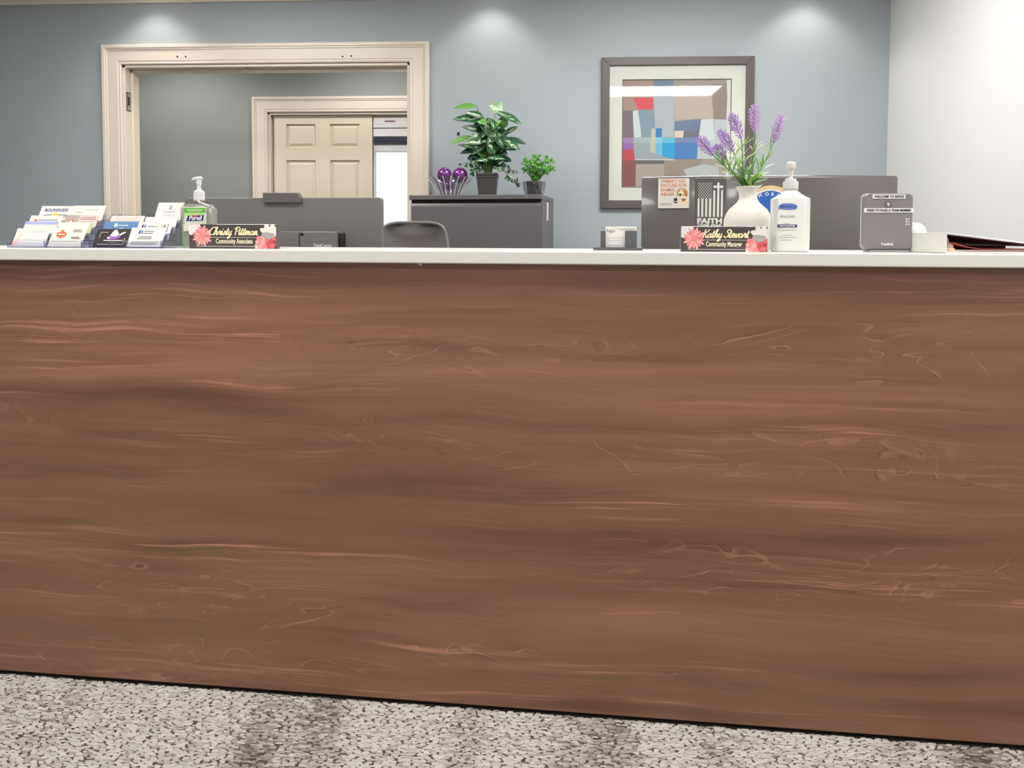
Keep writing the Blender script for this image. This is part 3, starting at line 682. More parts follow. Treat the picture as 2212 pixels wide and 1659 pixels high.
tall_plant()
def small_plant():
    Y0 = 4.2; bp = ony(1154, 420, Y0); base = Vector((bp.x, bp.y, CABZ)); s = Y0/F
    t = thing('potted_herb', 'small bushy bright green plant in a clear glass cup on the filing cabinet', 'plant', base)
    MB().lathe([(0.036, 0.0), (0.05, 0.008), (0.060, 0.03), (0.066, 0.058), (0.067, 0.084), (0.064, 0.084), (0.062, 0.058), (0.056, 0.03), (0.046, 0.012), (0.01, 0.008)], 40).build('glass_cup', clear('cup_glass', (236, 238, 240), 0.12), t, smooth=True)
    MB().lathe([(0.036, 0.010), (0.046, 0.078), (0.049, 0.079), (0.049, 0.084), (0.045, 0.085), (0.043, 0.072), (0.002, 0.07)], 32).build('inner_pot', mat('inner_pot', (70, 66, 68), 0.5), t, smooth=True)
    rng = random.Random(9); mb = MB(); stems = MB(); tips = []
    def P(px, py, dy): return ony(px, py, Y0 + dy) - base
    hubs = []
    for k in range(84):
        a = rng.uniform(0, 2*pi); rr = sqrt(rng.random())
        px = 1163 + 36*rr*cos(a); py = 361 + 26*rr*sin(a); px += (0 if py < 366 else (1157 - px)*min(0.62, 0.035*(py - 366))); dy = rng.uniform(-0.07, 0.06)*sqrt(max(0.05, 1 - rr*rr))
        h = P(px, py, dy); hubs.append(h)
        stems.tube([(rng.uniform(-.01, .01), 0, 0.07), ((h.x)*0.45, h.y*0.4, 0.12), h], [0.002, 0.0015, 0.001], 5)
    me_list = []
    for h in hubs:
        for q in range(11):
            d = Vector((rng.gauss(0, 1), rng.gauss(0, 1) - 0.4, rng.gauss(0, 1) + 0.4)).normalized(); c = h + d*rng.uniform(0.004, 0.016)
            n = (d + Vector((rng.uniform(-.6, .6), -0.5, rng.uniform(-.2, .8)))).normalized(); u = n.cross(Vector((0.3, 0.2, 1))).normalized(); v = n.cross(u); r = rng.uniform(0.0048, 0.0082)
            mb.add([c + (u*cos(2*pi*i/6)*0.8 + v*sin(2*pi*i/6))*r + n*(0.0012 if i % 3 == 0 else 0) for i in range(6)], [(0, 1, 2, 3, 4, 5)])
    o = mb.build('foliage', mat('herb_green', (84, 146, 60), 0.4, var=0.6, scale=60), t, fix=False); o['kind'] = 'stuff'
    stems.build('stems', mat('herb_stem', (110, 150, 70), 0.5), t, smooth=True)
small_plant()

def office_chair():
    Y0 = 3.55; s = Y0/F; c = ony(893, 505, Y0)
    t = thing('office_chair', 'charcoal mesh back office chair behind the counter', 'chair', (c.x, c.y, 0), radians(4))
    top = ony(893, 481, Y0).z
    m = bpy.data.materials.new('mesh_weave'); m.use_nodes = True
    nt, N, L, P_ = nodes(m); P_.inputs['Roughness'].default_value = 0.55
    tc = N.new('ShaderNodeTexCoord'); mp = N.new('ShaderNodeMapping'); mp.inputs['Rotation'].default_value = (0, radians(62), 0); L.new(tc.outputs['Object'], mp.inputs[0])
    wv = N.new('ShaderNodeTexWave'); wv.inputs['Scale'].default_value = 62; wv.inputs['Distortion'].default_value = 0.3; L.new(mp.outputs[0], wv.inputs['Vector'])
    r = ramp(N, [(0.2, srgb(70, 66, 67)), (0.8, srgb(140, 134, 135))]); L.new(wv.outputs['Fac'], r.inputs[0]); L.new(r.outputs[0], P_.inputs['Base Color'])
    bn = N.new('ShaderNodeBump'); bn.inputs['Distance'].default_value = 0.002; bn.inputs['Strength'].default_value = 0.6; L.new(wv.outputs['Fac'], bn.inputs['Height']); L.new(bn.outputs[0], P_.inputs['Normal'])
    prof = [(0.0, 0.08), (0.006, 0.115), (0.018, 0.138), (0.04, 0.153), (0.08, 0.162), (0.12, 0.168), (0.2, 0.19), (0.32, 0.215), (0.45, 0.22), (0.54, 0.2), (0.58, 0.16)]
    V, Fc = [], []; n = 14
    for side in (0, 1):
        for dz, hw in prof:
            for i in range(n+1):
                u = -1 + 2*i/n; V.append((u*hw, 0.07*(1 - u*u)*0.6 + 0.012*side - 0.05*sin(dz*3), top - dz))
    R_ = len(prof); k = R_*(n+1)
    for a in range(R_-1):
        for i in range(n):
            q = a*(n+1) + i; Fc.append((q, q+1, q+n+2, q+n+1)); Fc.append((q+k, q+k+n+1, q+k+n+2, q+k+1))
        for i in (0, n):
            q = a*(n+1) + i; Fc.append((q, q+n+1, q+n+1+k, q+k))
    for i in range(n):
        Fc.append((i, i+k, i+1+k, i+1)); q = (R_-1)*(n+1) + i; Fc.append((q, q+1, q+1+k, q+k))
    MB().add(V, Fc).build('backrest', m, t, smooth=True)
    edge = [(-hw, -0.05*sin(dz*3) + 0.006, top - dz) for dz, hw in reversed(prof)] + [(hw, -0.05*sin(dz*3) + 0.006, top - dz) for dz, hw in prof]
    MB().tube(edge, 0.008, 8).build('back_frame', M_char, t, smooth=True)
    MB().loft([sup(0.22, 0.22, 0.44, 5, 32, 0, -0.26), sup(0.245, 0.245, 0.455, 5, 32, 0, -0.26), sup(0.245, 0.245, 0.49, 5, 32, 0, -0.26), sup(0.22, 0.22, 0.51, 5, 32, 0, -0.26)]).build('seat', M_char, t, smooth=True)
    MB().tube([(0, 0.05, 0.78), (0, 0.03, 0.5), (0, -0.08, 0.43), (0, -0.26, 0.42)], 0.02, 8).build('back_spine', M_black, t, smooth=True)
    MB().lathe([(0.03, 0.09), (0.03, 0.25), (0.02, 0.25), (0.02, 0.44)], 20, (0, -0.26)).build('gas_lift', M_black, t, smooth=True)
    for k5 in range(5):
        q = 2*pi*k5/5 + 0.3; d = Vector((cos(q), sin(q), 0)); b0 = Vector((0, -0.26, 0.1))
        MB().tube([b0, b0 + d*0.15 + Vector((0, 0, 0.0)), b0 + d*0.3 - Vector((0, 0, 0.03))], [0.022, 0.018, 0.013], 8).build('base_leg', M_black, t, smooth=True)
        cpt = b0 + d*0.3; MB().sphere((cpt.x, cpt.y, 0.028), 0.028, 14, 8).build('caster', M_black, t, smooth=True)
office_chair()

def hung_picture():
    k = 0.914/1440; p = ony(1297, 450, W)
    t = thing('framed_picture', 'framed abstract collage print with a white mount behind glass', 'picture', (p.x, W, p.z))
    def Q(X, Y): return ((X - 117)*k, (1530 - Y)*k)
    S = 0.914; fw = 0.0485
    Mf = mat('picture_frame_brown', (92, 84, 82), 0.4, stretch=(1, 1, 1))
    yb, yf = 0.0, -0.028
    for nm, pl in (('frame_rail', [(0, 0), (S, 0), (S - fw, fw), (fw, fw)]), ('frame_rail', [(0, S), (S, S), (S - fw, S - fw), (fw, S - fw)]), ('frame_rail', [(0, 0), (fw, fw), (fw, S - fw), (0, S)]), ('frame_rail', [(S, 0), (S - fw, fw), (S - fw, S - fw), (S, S)])):
        MB().prism(pl, yf, yb, 'y').build(nm, Mf, t, bevel=0.002)
    a0, b0 = Q(322, 1325); a1, b1 = Q(1345, 302)
    Mm = mat('mount_board', (234, 231, 222), 0.7, var=0.01)
    ym = -0.012
    g = 0.004
    MB().box(fw - g, S - fw + g, ym, -0.004, fw - g, b0).box(fw - g, S - fw + g, ym, -0.004, b1, S - fw + g).box(fw - g, a0, ym, -0.004, b0, b1).box(a1, S - fw + g, ym, -0.004, b0, b1).build('mount', Mm, t)
    l = 0.0035
    MB().box(a0 - l, a1 + l, ym - .0006, ym, b0 - l, b0).box(a0 - l, a1 + l, ym - .0006, ym, b1, b1 + l).box(a0 - l, a0, ym - .0006, ym, b0, b1).box(a1, a1 + l, ym - .0006, ym, b0, b1).build('mount_line', mat('line_brown', (96, 76, 66), 0.6), t)
    art = MB().box(a0, a1, -0.006, -0.003, b0, b1).build('art_sheet', mat('art_base', (172, 158, 150), 0.7), t)
    R_ = lambda a, b, c, d: [(a, b), (c, b), (c, d), (a, d)]
    patches = [(R_(325,305,615,585),(176,148,140)),(R_(612,305,800,470),(120,140,160)),(R_(800,305,1300,470),(172,160,153)),([(420,470),(612,470),(615,582),(470,580)],(232,92,104)),
     ([(612,462),(812,462),(818,1060),(640,1000),(630,700)],(186,194,200)),([(812,462),(1165,462),(1187,675),(1060,672),(820,690)],(202,184,174)),([(1160,345),(1310,340),(1312,680),(1187,675)],(160,142,132)),
     ([(1303,305),(1343,305),(1343,1322),(1308,1322),(1314,900),(1306,680),(1312,480)],(228,227,223)),(R_(325,590,425,850),(138,120,126)),([(418,597),(465,588),(500,780),(500,847),(435,847),(424,720)],(222,226,228)),
     ([(470,590),(612,588),(634,765),(600,765),(600,847),(505,847)],(142,162,178)),(R_(428,848,640,905),(178,190,194)),([(428,900),(640,900),(588,990),(820,1062),(445,1060),(432,980)],(168,178,183)),
     ([(600,765),(640,765),(640,1005),(586,990)],(206,204,184)),(R_(638,762,697,847),(62,138,206)),(R_(325,850,425,905),(176,140,186)),(R_(325,905,430,967),(168,112,180)),([(325,967),(430,967),(442,1068),(325,1068)],(204,82,96)),
     (R_(325,1068,452,1318),(148,92,90)),(R_(640,847,705,905),(150,206,232)),([(640,905),(705,905),(705,1028),(640,1005)],(128,196,232)),([(703,903),(820,903),(820,1058),(703,1028)],(58,170,222)),
     (R_(703,850,820,903),(112,196,226)),([(820,900),(1037,900),(1032,1057),(820,1057)],(88,136,198)),(R_(820,848,1042,902),(128,146,188)),([(815,697),(1067,678),(1052,795),(815,792)],(124,136,164)),
     ([(818,788),(907,786),(898,852),(820,852)],(238,214,202)),([(907,795),(1050,795),(1042,850),(900,850)],(124,124,130)),([(1187,680),(1312,685),(1312,1062),(1033,1057),(1045,865),(1197,875)],(204,208,212)),
     ([(1067,680),(1182,675),(1198,878),(1044,862),(1058,770)],(222,224,226)),(R_(450,1065,817,1104),(112,108,108)),(R_(452,1104,722,1318),(184,168,160)),([(722,1066),(1070,1066),(1070,1318),(722,1318)],(164,148,138)),
     ([(1070,1066),(1308,1062),(1308,1318),(1070,1318)],(176,162,154)),([(908,1158),(1100,1108),(1236,1128),(1256,1318),(992,1318)],(198,198,200)),([(440,1058),(820,1060),(820,1068),(440,1066)],(224,226,226))]
    for i, (pl, c) in enumerate(patches):
        pts = [Q(X, Y) for X, Y in pl]
        pts = [(min(max(x, a0), a1), min(max(z, b0), b1)) for x, z in pts]
        poly('colour_patch', pts, -0.006 - 0.00008*i, mat('patch_%d' % i, c, 0.7, var=0.05, scale=9), art, 0.0001)
    MB().box(fw - g, S - fw + g, -0.0165, -0.0145, fw - g, S - fw + g).build('glazing', M_glass, t)
hung_picture()
hk = ony(990, 290, W - 0.006)
tag(MB().loft([sup(0.002, 0.001, 0, 2, 8), sup(0.006, 0.004, 0.012, 2, 8), sup(0.007, 0.005, 0.022, 2, 8)]).build('wall_hook', M_dark), 'tiny dark hook left on the blue wall beside the tall plant', 'hook').location = (hk.x, W - 0.005, hk.z - 0.01)

# ------------------------------------------------------------------ computers
def flat_monitor():
    d = 0.52; a = onc(400, 427, d); b = onc(823, 427, d); s = mpp(611, d)
    c = (a + b)*0.5; wd = (b - a).length; zt = c.z; h = 0.365
    t = thing('computer_monitor', 'flat charcoal monitor seen from behind with a hump on its top edge', 'monitor', (c.x, c.y, DESK), CA)
    z0 = zt - DESK - h; z1 = zt - DESK
    MB().prism(rrect(-wd/2, wd/2, z0, z1, 0.008, 4), 0.0, 0.03, 'y').build('back_shell', M_char, t, bevel=0.002)
    MB().box(-wd/2 + 0.012, wd/2 - 0.012, 0.03, 0.0315, z0 + 0.02, z1 - 0.012).build('screen', mat('screen_glass', (12, 12, 14), 0.1), t)
    def lx(px): return (onc(px, 427, d - 0.012) - c).dot(UX)
    tz = onc(600, 416, d - 0.012).z - DESK; bz = onc(600, 438, d - 0.012).z - DESK
    MB().prism([(lx(567), bz), (lx(650), bz), (lx(650), z1 - 0.002), (lx(641), tz), (lx(567), tz)], -0.012, 0.014, 'y').build('camera_hump', mat('hump_grey', (100, 96, 95), 0.45), t, bevel=0.002)
    MB().box(-0.07, 0.07, -0.035, 0.0, z0 + 0.12, z0 + 0.24).build('mount_block', M_char, t, bevel=0.004)
    MB().box(-0.035, 0.035, -0.03, 0.0, 0.012, z0 + 0.2).build('stand_neck', M_black, t, bevel=0.004)
    MB().prism(rrect(-0.13, 0.13, -0.1, 0.12, 0.02), 0.0, 0.014, 'z').build('stand_foot', M_black, t, bevel=0.002)
flat_monitor()
def mini_pc():
    d = 0.44; a = onc(597, 500, d); b = onc(728, 500, d); c = (a + b)*0.5; wd = (b - a).length; h = 0.18
    t = thing('mini_desktop_computer', 'small charcoal desktop computer mounted behind the flat monitor', 'computer', (c.x, c.y, c.z - h), CA)
    s = wd/131
    MB().box(-wd/2, -wd/2 + 49*s, 0, 0.038, 0, h).build('side_bay', M_char, t, bevel=0.002)
    MB().box(-wd/2 + 50.5*s, wd/2, -0.002, 0.038, 0, h).build('case', M_char, t, bevel=0.003)
    MB().box(wd/2, wd/2 + 0.012, 0.012, 0.042, 0, h - 0.004).build('vent_side', M_black, t, bevel=0.002)
    MB().box(-0.05, 0.05, 0.038, 0.05, 0.05, 0.13).build('mount_plate', M_black, t)
    MB().tube([(-wd/2 + 56*s, -0.0025, h - 0.009), (-wd/2 + 56*s, -0.0015, h - 0.009)], 0.005, 14).build('power_button', M_black, t)
    zt = onc(697, 534, d).z - (c.z - h)
    text('maker_lettering', 'ThinkCentre', 0.015, (697 - 662.5)*s, zt, -0.0022, M_paper, t, width=39*s, bold=0.0003)
mini_pc()
MR, MD = 1.25, 0.55
_mc = loc(onc(1661, 500, MD))[0]
def curved(px):
    s_ = 0.0
    for _ in range(30):
        dd = MD + MR - sqrt(MR*MR - s_*s_); s_ = loc(onc(px, 430, dd))[0] - _mc
    return s_, MD + MR - sqrt(MR*MR - s_*s_), math.asin(s_/MR)
def curved_monitor():
    s0, d0, _ = curved(1386); s1, d1, _ = curved(1938)
    o = CO + UX*_mc + UY*MD
    zt = onc(1661, 379, MD + 0.02).z - DESK; h = 0.37
    t = thing('curved_monitor', 'wide curved glossy dark monitor seen from behind the flower vase', 'monitor', (o.x, o.y, DESK), CA)
    n = 40; rings = []
    a0, a1 = math.asin(s0/MR), math.asin(s1/MR); g = 0.008
    for i in range(n+1):
        a = a0 + (a1 - a0)*i/n
        def q(rad, z): return (rad*sin(a), MR - rad*cos(a), z)
        z0 = zt - h
        rings.append([q(MR - 0.03, z0), q(MR - 0.006, z0), q(MR - 0.001, z0 + 0.003), q(MR, z0 + g), q(MR, zt - g), q(MR - 0.002, zt - 0.003), q(MR - 0.007, zt), q(MR - 0.03, zt)])
    m = mat('gloss_black_shell', (106, 101, 99), 0.2, var=0.03, coat=0.5, spec=0.6)
    MB().loft(rings).build('back_shell', m, t, smooth=True)
    MB().box(-0.05, 0.05, -0.02, 0.05, 0.012, zt - h + 0.12).build('stand_neck', M_black, t, bevel=0.004)
    MB().prism(rrect(-0.15, 0.15, -0.09, 0.14, 0.03), 0.0, 0.012, 'z').build('stand_foot', M_black, t, bevel=0.002)
curved_monitor()
def on_monitor(name, label, cat, px, py, out=0.0):
    s_, dd, fi = curved(px); p = onc(px, py, dd - out)
    return thing(name, label, cat, p, CA + fi)
def animal_magnet():
    t = on_monitor('square_magnet', 'square white animal charity magnet on the curved monitor', 'magnet', 1455, 417.5, 0.003); s = mpp(1455, curved(1455)[1])
    k = s/5.821; cx_, cz_ = 323, 275
    def Q(X, Y): return ((X - cx_)*k, (cz_ - Y)*k)
    x0, z1 = Q(128, 86); x1, z0 = Q(518, 465)
    MB().prism(rrect(x0, x1, z0, z1, 0.003), -0.0, 0.003, 'y').build('magnet_sheet', M_paper, t)
    Mo = mat('orange_ink', (216, 128, 92), 0.7)
    for ln, X0, X1, Y in (("THERE'S NO", 160, 468, 140), ('EXCUSE FOR', 160, 488, 195), ('ANIMAL', 158, 345, 250), ('ABUSE.', 158, 345, 305)):
        x, z = Q(X0, Y); text('slogan', ln, 42*k/0.72, x, z, -0.0004, Mo, t, width=(X1 - X0)*k, bold=0.0002, align='LEFT')
    for w_, X0, X1, m in (('AS', 160, 212, M_ink), ('P', 216, 242, Mo), ('CA', 246, 298, M_ink)):
        x, z = Q(X0, 430); text('charity_lettering', w_, 34*k/0.72, x, z, -0.0004, m, t, width=(X1 - X0)*k, align='LEFT')
    for Y in (340, 360):
        poly('small_print', rect(Q(160, 0)[0], Q(285, 0)[0], Q(0, Y+3)[1], Q(0, Y)[1]), -0.0002, mat('faint_ink', (206, 204, 202), 0.7), t, 0.0001)
    tan_, cream, brown, dk, wht = mat('dog_tan', (206, 160, 116), 0.7), mat('dog_cream', (240, 222, 198), 0.7), mat('dog_brown', (150, 104, 74), 0.7), mat('dog_dark', (52, 42, 40), 0.7), M_paper
    def pp(pts, m, o): poly('dog_print', [Q(X, Y) for X, Y in pts], -0.0002 - o*0.0001, m, t, 0.0001)
    pp([(395,330),(470,315),(500,370),(498,432),(380,434),(372,390)], cream, 0)
    pp([(420,350),(462,340),(480,360),(440,385)], brown, 1)
    pp([(X, Y) for X, Y in ell(428, 262, 58, 52, 20)], tan_, 2)
    pp([(372,225),(400,215),(392,262),(388,312),(368,318),(358,275)], tan_, 3); pp([(468,222),(494,252),(500,300),(488,328),(470,310),(464,262)], mat('dog_ear', (190, 130, 84), 0.7), 3)
    pp(ell(418, 272, 30, 46, 18), cream, 4)
    for e in ((398, 248), (447, 252)): pp(ell(e[0], e[1], 7, 5, 10), dk, 5)
    pp(ell(408, 294, 17, 13, 12), dk, 6); pp([(400,306),(418,306),(410,322)], brown, 6)
    pp([(330,330),(345,345),(358,325),(372,350),(372,402),(350,412),(330,395)], dk, 7); pp(ell(345, 378, 7, 8, 8), wht, 8); pp(ell(362, 380, 7, 8, 8), wht, 8)
    pp([(340,400),(366,400),(372,434),(330,440),(322,425)], wht, 8)
animal_magnet()
def seal():
    s_, dd, fi = curved(1664); s = mpp(1664, dd)
    t = on_monitor('round_seal', 'round blue seal with a gold rope rim on the curved monitor behind the vase', 'sticker', 1664, 459, 0.006)
    r = 60*s
    MB().prism(ell(0, 0, r, r, 48), 0.0, 0.0015, 'y').build('gold_rim', mat('gold_ink', (228, 196, 138), 0.6), t)
    poly('rope_ground', ell(0, 0, r*0.94, r*0.94, 48), -0.0001, mat('rope_cream', (240, 226, 196), 0.6), t, 0.0002)
    n = 56
    for k in range(n):
        a = 2*pi*k/n; p0, p1 = r*0.86, r*0.93; b = a + 0.09
        poly('rope_twist', [(p0*cos(a), p0*sin(a)), (p0*cos(a+.03), p0*sin(a+.03)), (p1*cos(b+.03), p1*sin(b+.03)), (p1*cos(b), p1*sin(b))][::1], -0.0004, mat('rope_brown', (150, 118, 76), 0.6), t, 0.0001)
    poly('white_ring', ell(0, 0, r*0.845, r*0.845, 48), -0.0004, M_paper, t, 0.0002)
    poly('blue_field', ell(0, 0, r*0.80, r*0.80, 48), -0.0007, mat('seal_blue', (52, 104, 190), 0.5, var=0.3, scale=24), t, 0.0002)
    for ch, px, py in (('H', 1641, 421), ('O', 1655.5, 418), ('R', 1668, 418.5), ('I', 1679, 421)):
        a = -(px - 1664)/52.0; o = text('seal_letter', ch, 0.0135, 0, -0.0048, 0, M_paper, t, bold=0.0004)
        o.location = ((px - 1664)*s, -0.0011, (459 - py)*s); o.rotation_euler = (0, -a*0.8, 0)
    poly('white_cloud', [(22*s, -8*s), (34*s, -6*s), (38*s, -20*s), (24*s, -24*s)], -0.001, M_paper, t, 0.0002)
seal()
def faith_plaque():
    d = 0.255; s = mpp(1533, d); k = s/5.821; p = cpos(1533.3, d)
    t = thing('standing_plaque', 'dark upright plaque with a striped flag and cross behind the nameplate', 'plaque', p, CA)
    zt = onc(1533, 385, d).z - TOP; zb = 0.0
    def Q(X, Y): return ((X - 772)*k, onc(1533, 370 + Y/5.821, d).z - TOP)
    x0, x1 = Q(575, 0)[0], Q(970, 0)[0]
    MB().prism(rrect(x0, x1, 0.0, zt, 0.004), 0.0, 0.012, 'y').build('board', mat('plaque_dark', (96, 92, 91), 0.45, var=0.08), t, bevel=0.001)
    def R_(X0, X1, Y0, Y1, nm='stripe'): poly(nm, rect(Q(X0, 0)[0], Q(X1, 0)[0], Q(0, Y1)[1], Q(0, Y0)[1]), -0.0001, M_paper, t, 0.0004)
    for r_ in range(11):
        Y = 148 + r_*19
        for c in range(5 if r_ % 2 else 6):
            X = 622 + c*32 + (16 if r_ % 2 else 0); q = Q(X, Y); a = 8.0*k
            poly('star', [(q[0], q[1]+a), (q[0]-a, q[1]), (q[0], q[1]-a), (q[0]+a, q[1])], -0.0001, M_paper, t, 0.0004)
    for X0, X1, Y0 in ((610, 634, 345), (656, 682, 345), (705, 731, 345), (752, 781, 345), (804, 830, 238), (902, 926, 236)): R_(X0, X1, Y0, 575)
    R_(853, 880, 140, 575, 'cross_post'); R_(805, 852, 180, 210, 'cross_arm'); R_(881, 929, 180, 210, 'cross_arm')
    x, z = Q(763, 655); text('motto', 'FAITH', 66*k/0.72, x, z, -0.0004, M_paper, t, width=312*k, bold=0.0009)
    x, z = Q(763, 697); text('motto', 'OVER FEAR', 32*k/0.72, x, z, -0.0004, M_paper, t, width=306*k, bold=0.0004)
faith_plaque()

# ------------------------------------------------------------------ on the counter
def nameplate(px0, px1, pyt, pyb, d, who, role, label, nx, rx):
    s = mpp((px0 + px1)/2, d); p = cpos((px0 + px1)/2, d); wd = (px1 - px0)*s; h = (pyb - pyt)*s
    t = thing('desk_nameplate', label, 'nameplate', p, CA)
    MB().box(-wd/2, wd/2, 0.0, 0.022, 0, h).build('block', mat('nameplate_charcoal', (80, 74, 74), 0.25, var=0.1, coat=0.6), t, bevel=0.0012)
    X = lambda f: -wd/2 + f*wd
    Z = lambda f: f*h
    y = -0.0001
    Ml = mat('pale_line', (214, 206, 200), 0.5); Mg = mat('gold_print', (252, 238, 194), 0.6); Mc = mat('cream_print', (248, 238, 206), 0.5)
    for q in (rect(X(.085), X(.088), Z(.1), Z(.92)), rect(X(.085), X(.935), Z(.08), Z(.10)), rect(X(.932), X(.936), Z(.08), Z(1.0)), rect(X(.24), X(.77), Z(.455), Z(.475))):
        poly('border_line', q, y, Ml, t, 0.0002)
    pk = [mat('petal_pink_a', (236, 140, 140), 0.6), mat('petal_pink_b', (246, 170, 166), 0.6), mat('petal_rose', (206, 84, 92), 0.6), mat('petal_white', (236, 232, 228), 0.6), mat('petal_grey', (176, 168, 168), 0.6)]
    def bloom(cx_, cz_, r, m1, m2, n, nm, asp=0.30):
        for j in range(n):
            a = 2*pi*j/n + 0.2; f_ = 0.62 if j % 2 else 0.5
            pts = ell(cx_ + r*f_*cos(a), cz_ + r*f_*sin(a), r*0.46, r*asp*0.62, 12, a)
            pts = [(min(max(u, -wd/2 + 0.0005), wd/2 - .0005), min(max(v, 0.0005), h - 0.0003)) for u, v in pts]
            poly(nm, pts, y - 0.0001*(j % 4) - 0.0002, (m1, m2)[j % 2], t, 0.0001)
        poly(nm, ell(cx_, cz_, r*0.3, r*0.3, 12), y - 0.0008, m1, t, 0.0001)
    bloom(X(.155), Z(.52), h*0.42, pk[0], pk[1], 17, 'pink_petal', 0.24)
    bloom(X(.045), Z(.88), h*0.36, pk[3], mat('petal_white2', (248, 246, 240), 0.6), 6, 'white_petal', 0.6)
    for j, (u, v, L_, a) in enumerate(((.90, .80, .34, 1.9), (.88, .70, .36, 2.7), (.95, .78, .34, 1.4), (.975, .72, .3, 1.55), (.89, .56, .3, 3.1), (.93, .52, .26, 3.5))):
        pts = ell(X(u), Z(v), h*L_*0.75, h*0.12, 14, a); pts = [(min(u_, wd/2 - .0005), min(v_, h - 0.0003)) for u_, v_ in pts]
        poly('lily_petal', pts, y - 0.0002 - 0.0001*j, pk[4] if j > 3 else pk[3], t, 0.0001)
    bloom(X(.845), Z(.24), h*0.34, pk[1], pk[0], 9, 'peony_petal', 0.55)
    bloom(X(.93), Z(.3), h*0.32, pk[2], mat('petal_rose2', (222, 110, 112), 0.6), 9, 'rose_petal', 0.55)
    bloom(X(.79), Z(.10), h*0.16, pk[1], pk[3], 5, 'small_petal', 0.6)
    script('name_lettering', who, X(nx[0]), X(nx[1]), Z(.56), h*0.165, y - 0.0012, Mg, t, wid=0.21)
    text('title_lettering', role, h*0.20/0.72, (X(rx[0]) + X(rx[1]))/2, Z(.215), y - 0.0006, Mc, t, width=X(rx[1]) - X(rx[0]), bold=0.0003)
nameplate(408, 597, 483, 533, 0.05, 'Christy Pittman', 'Community Associate', 'dark floral nameplate beside the green labelled gel bottle', (.235, .79), (.31, .73))
nameplate(1470, 1657, 487, 543, 0.02, 'Kathy Stewart', 'Community Manager', 'dark floral nameplate in front of the white vase', (.245, .775), (.29, .71))

def pump(t, z, s, m, head):
    MB().lathe([(0.0135*s, z), (0.0135*s, z + 0.022*s), (0.012*s, z + 0.0225*s), (0.0105*s, z + 0.026*s), (0.0065*s, z + 0.027*s), (0.0055*s, z + 0.030*s)], 28).build('pump_collar', m, t, smooth=True)
    MB().lathe([(0.0052*s, z + 0.028*s), (0.0052*s, z + 0.040*s), (0.0066*s, z + 0.041*s), (0.0066*s, z + 0.053*s)], 20).build('pump_stem', m, t, smooth=True)
    if head == 'spout':
        hz = z + 0.056*s
        MB().tube([(0.009*s, 0, hz), (0.004*s, 0, hz + 0.001*s), (-0.006*s, 0, hz + 0.0005*s), (-0.014*s, 0, hz - 0.0005*s), (-0.019*s, 0, hz - 0.004*s)], [0.0035*s, 0.0045*s, 0.0042*s, 0.0036*s, 0.0022*s], 12).build('pump_spout', m, t, smooth=True)
    else:
        hz = z + 0.053*s
        MB().lathe([(0.0085*s, hz), (0.0095*s, hz + 0.004*s), (0.0095*s, hz + 0.013*s), (0.008*s, hz + 0.016*s), (0.001, hz + 0.0165*s)], 24).build('pump_head', m, t, smooth=True)
        MB().tube([(0, -0.006*s, hz + 0.008*s), (0, -0.02*s, hz + 0.007*s), (0, -0.028*s, hz + 0.002*s)], [0.004*s, 0.0035*s, 0.0025*s], 10).build('pump_spout', m, t, smooth=True)
